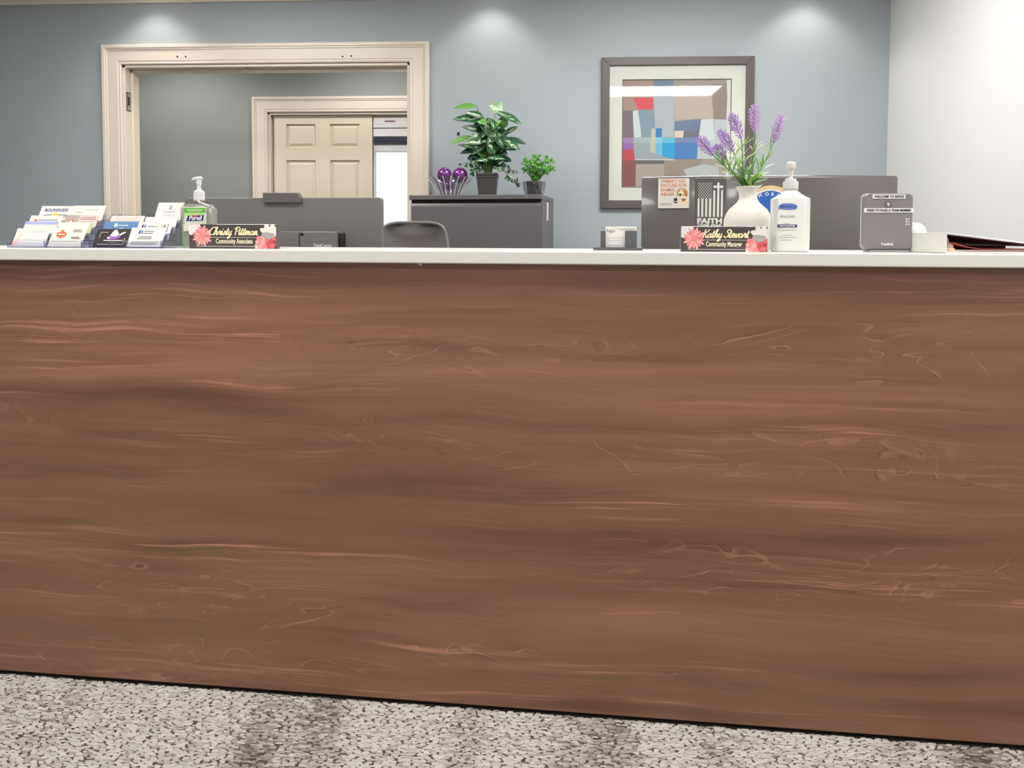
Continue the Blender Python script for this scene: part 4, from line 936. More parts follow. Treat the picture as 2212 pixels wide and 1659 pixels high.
def gel_bottle():
    d = 0.10; s = mpp(432, d); p = cpos(432, d)
    t = thing('gel_dispenser', 'clear gel sanitizer pump bottle with a green label beside the nameplate', 'bottle', p, CA)
    hw = 35.5*s; dp = 0.02; zs = [onc(432, y, d).z - TOP for y in (528, 447, 441, 437)]
    z1 = zs[1]
    b = [sup(hw*0.92, dp*0.85, 0.0005, 6), sup(hw*0.99, dp, 0.004, 6), sup(hw, dp, 0.02, 6), sup(hw, dp, z1 - 0.004, 6), sup(hw*0.97, dp*0.97, z1, 5), sup(hw*0.8, dp*0.9, zs[2] + 0.002, 4), sup(hw*0.42, 0.014, zs[3] + 0.003, 2.4), sup(0.0135, 0.0135, zs[3] + 0.006, 2)]
    MB().loft(b).build('bottle_body', clear('bottle_clear', (240, 240, 238), 0.10, 1.4, 0.05), t, smooth=True)
    gel = [sup(hw*0.88, dp*0.8, 0.002, 6), sup(hw*0.94, dp*0.9, 0.006, 6), sup(hw*0.94, dp*0.9, z1 - 0.006, 6), sup(hw*0.7, dp*0.8, zs[2], 4)]
    MB().loft(gel).build('gel', milky('gel', (214, 214, 208), 0.5), t, smooth=True)
    MB().tube([(0, 0, zs[3]), (0.002, 0, 0.006)], 0.002, 8).build('dip_tube', M_wht, t, smooth=True)
    y = -dp - 0.0004; Q = lambda X, Y: ((380 + X/9.217 - 432)*s, onc(432, 370 + Y/9.217, d).z - TOP)
    Rr = lambda X0, X1, Y0, Y1: rect(Q(X0, 0)[0], Q(X1, 0)[0], Q(0, Y1)[1], Q(0, Y0)[1])
    lab = MB().prism(Rr(245, 700, 715, 1195), y, y + 0.0006, 'y').build('label', mat('label_pale', (226, 232, 214), 0.4), t)
    poly('label_green', Rr(262, 690, 735, 830), y - 0.0001, mat('label_green', (98, 188, 62), 0.4), lab, 0.0002)
    poly('label_lime', Rr(275, 640, 830, 905), y - 0.0001, mat('label_lime', (190, 226, 140), 0.4), lab, 0.0002)
    for a, b_ in ((315, 640), (340, 605)):
        poly('label_print', Rr(a, b_, 765 if a == 315 else 790, 775 if a == 315 else 802), y - 0.0003, M_paper, lab, 0.0001)
    poly('brand_field', [Q(298, 995), Q(630, 985), Q(655, 878), Q(345, 885)], y - 0.0003, mat('brand_blue', (24, 32, 130), 0.4), lab, 0.0002)
    poly('brand_flash', [Q(430, 888), Q(560, 878), Q(520, 915), Q(450, 912)], y - 0.0006, mat('brand_magenta', (214, 60, 130), 0.4), lab, 0.0001)
    x, z = Q(480, 972); text('brand_lettering', 'Purell', 80*s/9.217/0.72, x, z, y - 0.0007, M_paper, lab, width=270*s/9.217, bold=0.0006, shear=0.25)
    for q in range(5):
        a = 2*pi*q/5 + 0.3; X0, Y0 = 400 + 75*cos(a), 1105 + 62*sin(a); c = Q(X0, Y0)
        poly('label_petal', ell(c[0], c[1], 0.008, 0.0058, 14, -a), y - 0.0003 - 0.0001*q, M_paper, lab, 0.0001)
    c = Q(400, 1090); poly('petal_heart', ell(c[0], c[1], 0.0028, 0.0028, 10), y - 0.001, mat('heart_yellow', (226, 190, 90), 0.5), lab, 0.0001)
    for q in range(14):
        poly('side_print', Rr(248, 268, 730 + q*24, 742 + q*24), y - 0.0001, M_inkd, lab, 0.0001)
    MB().box(-hw*1.0 + 0.006, -hw + 0.010, -dp*0.8, -dp*0.4, 0.002, 0.034).build('green_back_label', mat('label_mint', (120, 214, 140), 0.4), t)
    pump(t, zs[3] + 0.004, (onc(432, 382, d).z - TOP - zs[3] - 0.004)/0.0605, M_wht, 'spout')
gel_bottle()
def white_bottle():
    d = 0.06; s = mpp(1705, d); p = cpos(1705, d)
    t = thing('white_pump_bottle', 'white plastic hand sanitizer pump bottle beside the vase', 'bottle', p, CA)
    hw = 40*s; dp = 0.024; Z = lambda y: onc(1705, y, d).z - TOP
    b = [sup(hw*0.9, dp*0.85, 0.0, 5), sup(hw*0.97, dp, 0.004, 5), sup(hw, dp, 0.012, 5), sup(hw, dp, Z(430), 5), sup(hw*0.9, dp*0.95, Z(427.5), 4.5), sup(hw*0.72, dp*0.85, Z(423.5), 3.6), sup(hw*0.55, dp*0.75, Z(419), 3), sup(hw*0.42, 0.0165, Z(414), 2.2), sup(0.0145, 0.0145, Z(411), 2), sup(0.0138, 0.0138, Z(408), 2)]
    MB().loft(b).build('bottle_body', M_wht, t, smooth=True)
    MB().lathe([(0.0152, Z(410.5)), (0.0165, Z(409.8)), (0.0165, Z(408.8)), (0.015, Z(408.4))], 28).build('neck_ring', M_wht, t, smooth=True)
    y = -dp - 0.0002; Q = lambda X, Y: ((1400 + X/5.821 - 1705)*s, onc(1705, 370 + Y/5.821, d).z - TOP)
    Mb = mat('label_periwinkle', (112, 136, 206), 0.4)
    poly('blue_label', [Q(X, Y) for X, Y in ((1590,490),(1600,435),(1640,410),(1760,408),(1815,425),(1832,450),(1815,478),(1750,488),(1650,482),(1610,470))], y, Mb, t)
    text('label_lettering', 'NEW', 0.006, Q(1655, 0)[0], Q(0, 460)[1], y - 0.0005, mat('navy_ink', (50, 70, 150), 0.5), t)
    for Y in (438, 454): poly('label_print', rect(Q(1690, 0)[0], Q(1812, 0)[0], Q(0, Y + 5)[1], Q(0, Y)[1]), y - 0.0004, mat('navy_ink', (50, 70, 150), 0.5), t, 0.0001)
    x, z = Q(1710, 583); text('brand_lettering', 'BlueCedar', 0.0085, x, z, y, mat('silver_ink', (188, 188, 190), 0.4), t, width=200*s/5.821, shear=0.3)
    poly('navy_bar', rect(Q(1588, 0)[0], Q(1830, 0)[0], Q(0, 706)[1], Q(0, 672)[1]), y, mat('navy_bar', (44, 52, 108), 0.5), t, 0.0003)
    x, z = Q(1709, 698); text('product_lettering', 'HAND SANITIZER', 0.0042, x, z, y - 0.0004, M_paper, t, width=200*s/5.821, bold=0.0002)
    for X0, X1, Y in ((1590, 1828, 738), (1640, 1765, 800), (1590, 1832, 827), (1640, 1765, 860), (1660, 1745, 655)):
        poly('fine_print', rect(Q(X0, 0)[0], Q(X1, 0)[0], Q(0, Y + 5)[1], Q(0, Y)[1]), y, mat('faint_grey_ink', (176, 176, 178), 0.6), t, 0.0002)
    z0 = Z(408); zt = Z(350)
    sc = (zt - z0)/0.0695
    MB().lathe([(0.0162, z0), (0.0165, Z(393)), (0.0152, Z(392.5))], 32).build('pump_collar', M_wht, t, smooth=True)
    MB().lathe([(0.0122, Z(393)), (0.0122, Z(387)), (0.0105, Z(386)), (0.0045, Z(385.5)), (0.0042, Z(380)), (0.0066, Z(371)), (0.007, Z(366))], 24).build('pump_stem', M_wht, t, smooth=True)
    MB().lathe([(0.0085, Z(366.5)), (0.0098, Z(364)), (0.0108, Z(356)), (0.0102, Z(352)), (0.007, Z(350)), (0.0005, Z(349.8))], 24).build('pump_head', M_wht, t, smooth=True)
    MB().tube([(0, 0.005, Z(357)), (0, 0.022, Z(357)), (0, 0.032, Z(361))], [0.005, 0.004, 0.003], 10).build('pump_spout', M_wht, t, smooth=True)
white_bottle()
VD = 0.15
def vase():
    s = mpp(1614, VD); p = cpos(1614, VD); Z = lambda y: onc(1614, y, VD).z - TOP
    t = thing('flower_vase', 'matte white rounded vase holding the lavender stems', 'vase', p, CA)
    pr = [(44, None), (50, 530), (51, 500), (51.5, 480), (50, 470), (46, 461), (41, 453), (31, 444), (23.5, 437), (20, 431), (19.2, 424), (20.5, 415), (25, 406.5), (27, 404), (26.4, 403)]
    prof = [(a*s, 0.0 if y is None else Z(y)) for a, y in pr]; prof.insert(1, (48*s, 0.004))
    prof += [(24*s, Z(405)), (17*s, Z(416)), (17*s, Z(430)), (2*s, Z(436))]
    MB().lathe(prof, 48).build('vase_body', mat('matte_white_ceramic', (226, 223, 216), 0.55, var=0.01), t, smooth=True)
vase()
blades = [leaf_mesh(1.0, 0.15, c, 0.25, 6) for c in (0.05, 0.16, 0.28)]
def sprig(k, tip, sb, mid, label):
    rng = random.Random(40 + k); s = mpp(1614, VD)
    base = cpos(1614, VD, onc(1614, 425, VD).z)
    t = thing('lavender_stem', label, 'flower', base, 0, 'lavender stems in the white vase')
    dd = VD + (0.03*(k % 3 - 1))
    def P(q, d): return onc(1480 + q[0]/8.296, 220 + q[1]/8.296, d) - base
    a = P(tip, dd); b = P(sb, dd); m = P(mid, VD + 0.5*(dd - VD)); r0 = Vector((rng.uniform(-.006, .006), rng.uniform(-.006, .006), 0))
    path = [r0, Vector((r0.x*1.2, r0.y*1.2, 0.022)), m, b, b.lerp(a, 0.9)]
    Mst = mat('lavender_stem_green', (126, 160, 104), 0.55)
    # smooth the stem
    pts = []
    for i in range(3):
        p0, p1, p2, p3 = path[max(i-1, 0)], path[i], path[i+1], path[min(i+2, 4)]
        for q in range(6):
            u = q/6; pts.append(0.5*((2*p1) + (p2-p0)*u + (2*p0-5*p1+4*p2-p3)*u*u + (3*p1-p0-3*p2+p3)*u**3))
    pts += [b, path[4]]
    MB().tube(pts, 0.0014, 6).build('stem', Mst, t, smooth=True)
    ax = (a - b); L_ = ax.length; ax.normalize(); u = ax.cross(Vector((0, 1, 0.1))).normalized(); v = ax.cross(u)
    mb = MB(); nring = max(8, int(L_/0.0052))
    for i in range(nring):
        f_ = i/(nring - 1); rad = 0.0142*(0.35 + 0.65*sin(pi*min(1, 0.12 + 0.80*(1 - f_)))) * (1.0 if f_ < 0.85 else 0.8)
        c = b + ax*L_*f_
        for j in range(8):
            q = 2*pi*(j + 0.5*(i % 2))/8 + rng.uniform(-.2, .2); dr = (u*cos(q) + v*sin(q)); l = rad*rng.uniform(0.8, 1.1)
            tipp = c + dr*l + ax*(l*rng.uniform(0.35, 0.8)); mid_ = c + dr*l*0.55 + ax*l*0.12
            mb.tube([c + dr*0.001, mid_, tipp], [0.0006, 0.0010, 0.0011], 5)
    mb.build('flower_spike', mat('lavender_a' if k in (0, 1, 2, 3) else 'lavender_b', (186, 146, 216) if k < 4 else (216, 182, 236), 0.6, var=0.25, scale=160), t)
    Mg = [leaf_mat('blade_green', (86, 142, 66), (150, 190, 104), 0.0) if 'blade_green' not in MATS else MATS['blade_green'], leaf_mat('blade_pale', (140, 172, 118), (214, 224, 180), 0.05) if 'blade_pale' not in MATS else MATS['blade_pale'], leaf_mat('blade_lime', (150, 188, 70), (206, 220, 128), 0.0) if 'blade_lime' not in MATS else MATS['blade_lime']]
    NL = 34 if k != 1 else 16
    for i in range(NL):
        f_ = (i + rng.random())/NL; f_ = 0.12 + 0.84*f_; idx = f_*(len(pts) - 3); j = int(idx); c = pts[j].lerp(pts[j+1], idx - j); tg = (pts[j+1] - pts[j]).normalized()
        q = rng.uniform(0, 2*pi); side = Vector((cos(q), sin(q)*0.7, 0)); d = (tg*rng.uniform(0.7, 1.1) + side*rng.uniform(0.45, 0.95)).normalized()
        ln = rng.uniform(0.030, 0.056)*(1.0 - 0.3*f_)
        me = blades[rng.randrange(3)].copy() if False else BL[(rng.randrange(3), rng.choice((0, 0, 1, 1, 2)))]
        o = bpy.data.objects.new('leaf', me); COL.objects.link(o); o.parent = t
        x = d; n = (Vector((side.x*-.3, -0.4, 1.0))).normalized(); z = (n - x*n.dot(x)).normalized(); y = z.cross(x)
        o.matrix_local = Matrix.Translation(c) @ Matrix((x, y, z)).transposed().to_4x4() @ Matrix.Diagonal((ln, ln*rng.uniform(0.8, 1.2), ln, 1))
leaf_mat('blade_green', (104, 160, 84), (166, 204, 124), 0.0); leaf_mat('blade_pale', (158, 190, 138), (222, 232, 194), 0.05); leaf_mat('blade_lime', (164, 200, 84), (214, 228, 140), 0.0)
BL = {}
for i, b in enumerate(blades):
    for j, nm in enumerate(('blade_green', 'blade_pale', 'blade_lime')):
        c = b.copy(); c.name = 'leaf'; c.materials.append(MATS[nm]); BL[(i, j)] = c
for k, (tip, sb, mid, label) in enumerate([((235,640),(500,950),(800,1230),'lavender stem leaning furthest out over the dark plaque'),
    ((545,800),(720,1010),(860,1260),'short lavender stem tucked beside the furthest leaning one'),
    ((625,530),(860,880),(960,1230),'lavender stem leaning out with its spike over the picture glass'),
    ((835,240),(1000,640),(1040,1180),'lavender stem with its spike crossing the picture frame edge'),
    ((1235,90),(1255,530),(1190,1100),'tallest lavender stem standing upright against the blue wall'),
    ((1725,250),(1590,720),(1330,1250),'lavender stem leaning toward the white pump bottle')]):
    sprig(k, tip, sb, mid, label)

def tray_holder():
    d = 0.13; s = mpp(1334, d); p = cpos(1334, d); k = s/4.254
    t = thing('business_card_stand', 'black business card stand on a flat base by the curved monitor', 'card holder', p, CA)
    Q = lambda X, Y: ((X - 315)*k, (770 - Y)*k)
    m = mat('stand_grey', (92, 92, 96), 0.4)
    MB().prism(rrect(Q(90, 0)[0], Q(540, 0)[0], -0.025, 0.03, 0.002), 0, 0.007, 'z').build('base', m, t, bevel=0.0015)
    x0, x1 = Q(158, 0)[0], Q(488, 0)[0]; z1 = Q(0, 592)[1]
    MB().box(x0, x1, 0.012, 0.015, 0.007, z1).build('back_plate', M_black, t, bevel=0.0005)
    MB().box(x0, x0 + 0.002, -0.012, 0.012, 0.007, z1).box(x1 - 0.002, x1, -0.012, 0.012, 0.007, z1).build('side_plates', m, t)
    MB().box(x0, Q(196, 0)[0], -0.015, -0.012, 0.007, z1).build('front_flap', m, t, bevel=0.0005)
    MB().box(Q(380, 0)[0], x1, -0.015, -0.012, 0.007, z1).build('front_flap', m, t, bevel=0.0005)
    c0, c1 = Q(202, 0)[0], Q(486, 0)[0]; zt = Q(0, 551)[1]
    c = cpos(1334, d, TOP + 0.0072)
    q = thing('business_card', 'white office business card stack in the black card stand', 'card', c, CA)
    MB().box(c0, c1, -0.008, 0.004, 0, zt - 0.0072).build('card_stack', M_paper, q)
    text('card_lettering', 'Regus', 0.0105, Q(250, 0)[0], Q(0, 603)[1] - 0.0072, -0.0083, M_ink, q, width=75*k)
    for X0, X1, Y in ((300, 470, 570), (330, 470, 582), (215, 350, 655), (230, 340, 680), (225, 340, 722)):
        poly('card_print', rect(Q(X0, 0)[0], Q(X1, 0)[0], Q(0, Y + 4)[1] - .0072, Q(0, Y)[1] - .0072), -0.0081, mat('faint_grey_ink', (176, 176, 178), 0.6), q, 0.0002)
tray_holder()

def paging_device():
    d = 0.09; s = mpp(1917, d); p = cpos(1917, d); k = s/9.756
    t = thing('paging_device', 'upright charcoal wireless base with two label strips used to page staff', 'base station', p, CA)
    Q = lambda X, Y: ((X - 755)*k, (1500 - Y)*k)
    x0, z0 = Q(250, 1450); x1, z1 = Q(1275, 205)
    MB().prism(rrect(x0, x1, z0, z1, 0.011, 6), 0.0, 0.02, 'y').build('housing', mat('device_grey', (132, 127, 127), 0.32, var=0.03, coat=0.3), t, bevel=0.0035, seg=3)
    MB().prism(rrect(x0 - 0.0008, x1 + 0.0012, z0 - 0.0006, z1 + 0.0010, 0.0115, 6), 0.018, 0.023, 'y').build('back_rim', mat('rim_pale', (200, 200, 200), 0.35), t)
    MB().prism(rrect(Q(370, 0)[0], Q(1190, 0)[0], -0.012, 0.045, 0.006), 0.0, 0.0045, 'z').build('foot', mat('foot_grey', (150, 150, 152), 0.35), t, bevel=0.001)
    MB().box(-0.02, 0.02, 0.004, 0.018, 0.003, z0 + 0.004).build('foot_neck', M_black, t)
    y = -0.0002
    def strip(X0, X1, Y0, Y1, body, m):
        a, b = Q(X0, Y1), Q(X1, Y0); lab = MB().box(a[0], b[0], y - 0.0008, y + 0.001, a[1], b[1]).build('label_strip', M_paper, t)
        text('strip_lettering', body, (Y1 - Y0)*0.52*k/0.72, (a[0]+b[0])/2, a[1] + (b[1]-a[1])*0.27, y - 0.0011, m, lab, width=(b[0]-a[0])*0.9, bold=0.00015)
    strip(410, 1105, 228, 322, 'WELCOME TO REGUS', M_inkd); strip(240, 1278, 530, 628, 'PRESS TO PAGE A TEAM MEMBER', M_inkd)
    c = Q(745, 440)
    b = MB().prism(ell(c[0], c[1], 80*k, 78*k, 28), y - 0.001, y + 0.001, 'y').build('page_button', mat('button_grey', (112, 108, 108), 0.35), t, bevel=0.0004)
    fan = [(c[0], c[1] - 35*k)] + [(c[0] + 42*k*cos(radians(a)), c[1] - 18*k + 46*k*sin(radians(a))) for a in range(35, 146, 11)]
    poly('signal_mark', fan, y - 0.0012, mat('light_mark', (220, 220, 220), 0.4), b)
    poly('signal_mark', ell(c[0], c[1] - 38*k, 13*k, 13*k, 12), y - 0.0016, mat('light_mark', (220, 220, 220), 0.4), b)
    for i, Y in enumerate((770, 828, 884)):
        q = Q(1190, Y); poly('status_light', ell(q[0], q[1], 16*k, 16*k, 12), y, M_paper, t)
        q = Q(1138, Y); a = 22*k
        shp = [(q[0]-a*.7, q[1]-a), (q[0]+a*.8, q[1]-a), (q[0]+a*.8, q[1]+a*.4), (q[0]-a*.1, q[1]+a), (q[0]-a*.7, q[1]+a)] if i == 0 else [(q[0]-a, q[1]-a*.8), (q[0]+a, q[1]-a*.8), (q[0]+a*.3, q[1]+a), (q[0]-a*.3, q[1]+a)] if i == 1 else ell(q[0], q[1], a*0.9, a*0.75, 12)
        poly('status_icon', shp, y, M_paper, t)
    q = Q(740, 1350); text('maker_lettering', 'Yealink', 60*k/0.72, q[0], q[1], y - 0.0003, M_paper, t, width=285*k, bold=0.0003)
paging_device()

def binder():
    p = cpos(2043, -0.012); rz = CA + radians(14)
    t = thing('ring_binder', 'white ring binder lying closed on the counter with red papers showing', 'binder', p, rz)
    L_, wd, hs = 0.28, 0.25, 0.041; Mw = mat('binder_vinyl', (236, 235, 230), 0.35, var=0.01); th = 0.0028
    MB().box(0, th, 0, L_, 0, hs).build('spine', Mw, t, bevel=0.001)
    MB().box(0, wd, 0, L_, 0, th).build('bottom_cover', Mw, t, bevel=0.001)
    MB().add([(0, 0, hs), (wd, 0, 0.014), (wd, L_, 0.014), (0, L_, hs), (0, 0, hs + th), (wd, 0, 0.014 + th), (wd, L_, 0.014 + th), (0, L_, hs + th)], [(0,3,2,1),(4,5,6,7),(0,1,5,4),(1,2,6,5),(2,3,7,6),(3,0,4,7)]).build('top_cover', Mw, t, bevel=0.001)
    MB().box(0.03, wd - 0.01, 0.012, L_ - 0.01, th, 0.0075).build('paper_stack', mat('paper_edge', (226, 214, 206), 0.7, var=0.15, scale=200, stretch=(0.02, 0.02, 12)), t)
    Mr = mat('red_folder', (188, 92, 84), 0.6, var=0.1)
    n = 10; prof = [(0.022 + 0.2*i/n, 0.0085 + 0.014*max(0, 1 - i/4.0)**2) for i in range(n+1)]
    MB().loft([[(x, 0.006, z), (x, L_ - 0.02, z), (x, L_ - 0.02, z + 0.0008), (x, 0.006, z + 0.0008)] for x, z in prof]).build('red_sheet', Mr, t, smooth=False)
    MB().box(th, wd*0.9, L_*0.35, L_*0.36, th, 0.016).build('inner_divider', mat('maroon_lining', (120, 66, 62), 0.7), t)
    MB().add([(th + .001, 0.02, hs - 0.0006), (wd*0.98, 0.02, 0.0138), (wd*.98, L_, 0.0138), (th + .001, L_, hs - 0.0006)], [(0, 1, 2, 3)]).build('cover_lining', mat('maroon_lining', (120, 66, 62), 0.7), t)
    Mi = mat('ivory_plastic', (226, 206, 176), 0.4)
    MB().tube([(0.004, 0.02, 0.034), (0.012, 0.02, 0.036), (0.019, 0.02, 0.030), (0.022, 0.02, 0.02)], 0.0016, 8).build('ring', Mi, t, smooth=True)
    MB().lathe_at((0.0225, 0.02, th), [(0.012, 0), (0.0125, 0.002), (0.011, 0.008), (0.0085, 0.009), (0.0085, 0.014), (0.006, 0.018), (0.002, 0.0195)], 20).build('ring_post', Mi, t, smooth=True)
    q = thing('computer_mouse', 'small white rounded computer mouse resting on the white binder', 'mouse', (0, 0, 0), rz)
    # rest it on the sloping cover
    lx, ly = 0.028, 0.15; z = hs + th - (hs - 0.014)*lx/wd
    R_ = Matrix.Rotation(rz, 3, 'Z'); w_ = p + R_ @ Vector((lx, ly, 0)); q.location = (w_.x, w_.y, TOP + z - 0.002)
    rings = [sup(0.026*r, 0.036*r, zz, 2.6, 28) for r, zz in ((0.94, 0), (1.0, 0.005), (0.97, 0.012), (0.85, 0.02), (0.6, 0.026), (0.3, 0.0285), (0.02, 0.029))]
    MB().loft(rings).build('mouse_shell', M_wht, q, smooth=True)
    MB().tube([(0, -0.03, 0.017), (0, -0.02, 0.024), (0, -0.012, 0.027)], 0.0025, 8).build('scroll_wheel', mat('wheel_grey', (150, 150, 150), 0.5), q, smooth=True)
binder()

# ------------------------------------------------------------------ business card racks
LEAN = radians(28)
def rack(px0, d0, wd, tiers, label):
    """clear stepped rack: two columns of pockets, climbing away from the visitor"""
    p = cpos(px0, d0); t = thing('acrylic_card_rack', label, 'card rack', p, CA)
    st, up = 0.024, 0.0165; col = wd/2
    tot = tiers*st + 0.03
    MB().box(0, wd, 0, tot, 0, 0.002).build('base_plate', M_acre, t)
    for i in range(tiers):
        y0 = i*st; z0 = 0.002 + i*up
        hh = 0.032
        for c in range(2):
            a, b = c*col, (c+1)*col
            # front lip and leaning back plate of the pocket
            MB().prism([(y0, z0), (y0 + 0.0016, z0), (y0 + 0.0016 + 0.013*tan(LEAN), z0 + 0.013), (y0 + 0.013*tan(LEAN), z0 + 0.013)], a + 0.002, b - 0.002, 'x').build('pocket_lip', M_acr, t)
            MB().prism([(y0 + 0.013, z0), (y0 + 0.0146, z0), (y0 + 0.0146 + hh*tan(LEAN), z0 + hh), (y0 + 0.013 + hh*tan(LEAN), z0 + hh)], a + 0.002, b - 0.002, 'x').build('pocket_back', M_acr, t)
        MB().box(0.001, wd - 0.001, y0 - 0.0005, y0 + 0.0145, z0 - 0.002, z0).build('pocket_floor', M_acre, t)
    for xx in (0.0, col - 0.001, wd - 0.002):
        pl = [(0, 0.002), (tot, 0.002), (tot, 0.002 + tiers*up + 0.02)] + [(q_, z_) for i in reversed(range(tiers)) for q_, z_ in ((i*st + 0.022, 0.002 + i*up + 0.018), (i*st, 0.002 + i*up + 0.016))]
        MB().prism(pl, xx, xx + 0.002, 'x').build('side_wall', M_acr, t)
        ed = []
        for i in range(tiers):
            a_, z_ = i*st, 0.002 + i*up
            MB().box(xx - 0.0004, xx + 0.0024, a_ - 0.0006, a_ + 0.0012, z_, z_ + 0.015).build('wall_edge', M_acre, t)
            MB().box(xx - 0.0004, xx + 0.0024, a_ + 0.0012, a_ + 0.022, z_ + 0.0155, z_ + 0.0172).build('wall_edge', M_acre, t)
    return p, st, up
def card(rk, tier, x0, label, name='business_card', wd=0.0885, h=0.051, m=None, art=(), lift=0.0, group='business cards in the acrylic racks', yo=0.0065):
    p, st, up = rk
    o = p + UX*x0 + UY*(tier*st + yo); z = TOP + 0.0024 + tier*up + lift
    t = thing(name, label, 'card', (o.x + UY.x*lift*tan(LEAN), o.y + UY.y*lift*tan(LEAN), z), 0, group)
    t.rotation_euler = (-LEAN, 0, CA)
    MB().box(0, wd, 0, 0.0012, 0, h).build('card_sheet', m or M_paper, t)
    n = 0
    for a in art:
        n += 1; y = -0.0001 - 0.00012*n
        if a[0] == 'r': poly('printed_line', rect(a[1]*wd, a[2]*wd, a[3]*h, a[4]*h), y, a[5], t, 0.0001)
        elif a[0] == 'p': poly('printed_mark', [(u*wd, v*h) for u, v in a[1]], y, a[2], t, 0.0001)
        elif a[0] == 'e': poly('printed_mark', ell(a[1]*wd, a[2]*h, a[3], a[4], 18), y, a[5], t, 0.0001)
        elif a[0] == 't': text('card_lettering', a[1], a[4], a[2]*wd, a[3]*h, y, a[6], t, width=a[5], bold=a[7] if len(a) > 7 else 0)
    return t
Mg1 = mat('mid_grey_ink', (150, 148, 150), 0.6); Mor = mat('badge_orange', (222, 120, 62), 0.6); Mnv = mat('ink_navy', (58, 66, 130), 0.6); Myl = mat('ink_yellow', (244, 206, 92), 0.6)
dL = 0.02
rA = rack(16, dL, 0.196, 4, 'clear stepped acrylic rack of business cards at the wall end of the counter')
ln = lambda a, b, z, m=Mg1, t=0.035: ('r', a, b, z, z + t, m)
card(rA, 0, 0.004, 'pale card with a faint pink corner in the front pocket', art=[('p', [(0, 0), (.12, 0), (.2, .55), (.16, .75), (0, .35)], mat('ink_blush', (244, 206, 196), 0.6)), ln(.1, .9, .34, t=.02), ln(.45, .85, .78, mat('faint_ink', (206, 204, 202), 0.7))])
card(rA, 0, 0.1005, 'cream card with an orange badge in the front pocket', h=0.0535, m=mat('card_cream', (236, 231, 218), 0.6, var=0.02), art=[
    ('p', [(.13, .62), (.17, .78), (.24, .8), (.25, .9), (.35, .9), (.36, .8), (.44, .78), (.47, .62), (.44, .5), (.36, .46), (.30, .36), (.24, .46), (.16, .5)], M_paper),
    ('p', [(.15, .62), (.18, .75), (.25, .77), (.26, .87), (.34, .87), (.35, .77), (.42, .75), (.45, .62), (.42, .52), (.35, .48), (.30, .40), (.25, .48), (.18, .52)], Mor),
    ('p', [(.16, .58), (.44, .58), (.44, .70), (.16, .70)], mat('badge_brick', (188, 74, 40), 0.6)), ln(.20, .40, .61, M_paper, .06),
    ln(.62, .86, .84, M_ink), ln(.62, .9, .76), ln(.62, .86, .48, M_ink), ln(.61, .92, .41, M_ink), ln(.06, .9, .28, t=.02)])
card(rA, 1, 0.006, 'white card with a lilac top band in the acrylic rack', h=0.052, art=[('r', 0, 1, .84, 1, mat('ink_lilac', (176, 184, 232), 0.6))])
card(rA, 1, 0.101, 'white card with a green side band behind the cream badge card', h=0.05, art=[('r', .9, 1, .1, .95, mat('ink_sage', (190, 206, 160), 0.6))])
card(rA, 2, 0.002, 'white card with a small orange blob logo in the rack', art=[('e', .2, .72, .0045, .0035, Mor), ln(.28, .86, .72, M_ink), ln(.34, .66, .5), ln(.26, .7, .42, M_ink)])
card(rA, 2, 0.0985, 'tan and pink striped card with a red house mark', h=0.052, m=mat('card_blush', (228, 208, 198), 0.6), art=[('r', 0, .42, 0, 1, mat('card_taupe', (184, 170, 162), 0.6)), ('e', .2, .62, .0075, .0075, mat('house_red', (198, 86, 80), 0.6)), ('p', [(.14, .56), (.26, .56), (.26, .64), (.2, .74), (.14, .64)], M_paper), ln(.46, .95, .86, mat('ink_rose', (196, 150, 140), 0.6)), ln(.46, .95, .76, mat('ink_rose', (196, 150, 140), 0.6)), ln(.46, .9, .6, mat('ink_rose', (196, 150, 140), 0.6))])
card(rA, 3, 0.010, 'white card headed BOUNDLESS in blue with a yellow emblem', lift=0.006, h=0.054, art=[('t', 'BOUNDLESS', .5, .70, .0115, .064, Mnv, .0002), ('p', [(.06, .42), (.18, .52), (.40, .53), (.40, .5), (.18, .49)], Mnv), ('p', [(.62, .53), (.84, .52), (.9, .42), (.84, .49), (.62, .5)], Mnv), ('p', [(.08, .4), (.4, .42), (.4, .39)], Mnv), ('p', [(.62, .42), (.88, .44), (.62, .39)], Mnv), ('p', [(.39, .36), (.42, .58), (.6, .6), (.64, .38), (.5, .33)], Myl), ('t', 'LOCAL', .86, .36, .006, .02, Mg1)])
card(rA, 3, 0.0985, 'plain white card with one thin printed line at the rack back', lift=0.007, h=0.054, art=[ln(.45, .8, .76, Mg1, .02), ln(.12, .3, .6, Mg1, .03), ln(.2, .5, .4, Mg1, .02), ln(.2, .7, .3, Mg1, .02)])
rB = rack(192, dL, 0.186, 4, 'clear stepped acrylic rack of business cards beside the gel bottle')
card(rB, 0, 0.004, 'black card with a purple swirl logo in the front pocket', m=mat('card_black', (52, 42, 46), 0.5), h=0.05, art=[('r', .12, .34, .80, .82, M_paper), ('r', .12, .13, .5, .82, M_paper), ('p', [(.42, .62), (.5, .92), (.58, .95), (.68, .7), (.62, .58), (.5, .56)], mat('ink_mint', (226, 240, 232), 0.6)), ('p', [(.66, .6), (.74, .78), (.84, .84), (.86, .78), (.76, .68), (.7, .56)], M_paper), ('p', [(.36, .5), (.42, .6), (.5, .52), (.62, .56), (.72, .66), (.74, .54), (.64, .44), (.5, .42), (.4, .42)], mat('ink_violet', (170, 96, 200), 0.6)), ('e', .40, .5, .004, .003, M_paper), ln(.28, .84, .33, M_paper, .05), ln(.42, .68, .22, Mg1, .04), ln(.12, .46, .12, M_paper, .03), ln(.5, .86, .12, M_paper, .03), ('r', .88, .89, .1, .5, M_paper)])
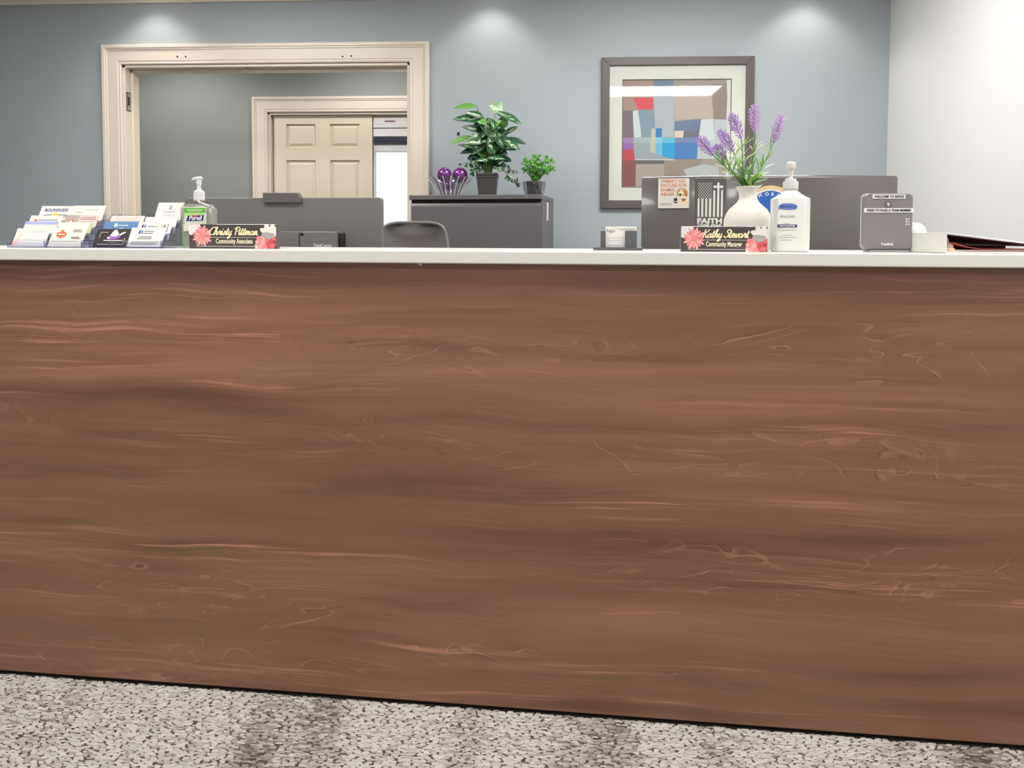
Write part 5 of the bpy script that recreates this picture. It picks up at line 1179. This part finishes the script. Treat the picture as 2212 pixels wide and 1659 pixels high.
card(rB, 0, 0.0935, 'white card with two blue logo bars in the front pocket', h=0.0525, lift=0.001, art=[('p', [(.24, .66), (.29, .68), (.29, .86), (.24, .84)], Mnv), ('p', [(.31, .66), (.36, .68), (.36, .86), (.31, .84)], mat('ink_sky', (110, 140, 190), 0.6)), ln(.4, .68, .78, t=.05), ln(.38, .68, .68), ln(.28, .66, .5, M_ink, .03), ln(.24, .66, .41, M_ink, .03), ln(.1, .9, .24, M_ink, .025), ln(.1, .86, .14, M_ink, .025)], yo=0.004)
card(rB, 1, 0.096, 'white card with small portrait photo at the top corner', h=0.051, art=[('p', [(.12, .62), (.17, .64), (.17, .86), (.12, .84)], Mnv), ('p', [(.19, .62), (.24, .64), (.24, .86), (.19, .84)], mat('ink_sky', (110, 140, 190), 0.6)), ln(.3, .6, .74), ln(.3, .6, .64), ('r', .7, .9, .45, .88, mat('photo_border', (120, 116, 124), 0.6)), ('r', .715, .885, .46, .87, mat('photo_sky', (226, 230, 238), 0.6)), ('p', [(.75, .47), (.76, .75), (.8, .86), (.84, .75), (.86, .47)], mat('photo_hair', (128, 82, 64), 0.6)), ('p', [(.78, .6), (.8, .76), (.83, .74), (.83, .6)], mat('photo_skin', (226, 180, 156), 0.6)), ('p', [(.73, .46), (.78, .56), (.84, .56), (.88, .46)], mat('photo_coat', (60, 56, 66), 0.6))])
card(rB, 1, 0.006, 'mid blue card printed in white in the acrylic rack', h=0.052, m=mat('card_blue', (98, 138, 186), 0.55), art=[('r', .3, .4, .72, .9, M_paper), ln(.42, .72, .76, mat('ink_pale_blue', (190, 208, 232), 0.6), .06), ln(.46, .6, .62, M_paper, .03), ln(.2, .84, .5, mat('ink_pale_blue', (190, 208, 232), 0.6), .05), ln(.22, .44, .34, M_paper, .05), ln(.6, .8, .34, M_paper, .05)])
card(rB, 2, 0.008, 'beige card with faint ruled lines behind the blue card', h=0.05, m=mat('card_beige', (228, 222, 210), 0.6), art=[ln(.1, .9, .86, mat('faint_ink', (206, 204, 202), 0.7), .03), ln(.1, .9, .7, mat('faint_ink', (206, 204, 202), 0.7), .03), ln(.1, .9, .55, mat('faint_ink', (206, 204, 202), 0.7), .03)])
card(rB, 2, 0.100, 'white card seen edge on between the photo card and tall card', h=0.047, wd=0.085)
card(rB, 3, 0.113, 'tall white upright card standing highest in the rack by the gel bottle', wd=0.070, h=0.066, lift=0.004, art=[('r', .46, .58, .68, .86, mat('faint_grey_ink', (176, 176, 178), 0.6)), ln(.28, .72, .58, Mg1, .02), ln(.25, .75, .44, mat('faint_ink', (206, 204, 202), 0.7), .02), ln(.25, .75, .36, mat('faint_ink', (206, 204, 202), 0.7), .02), ln(.62, .86, .14, M_ink, .03)])
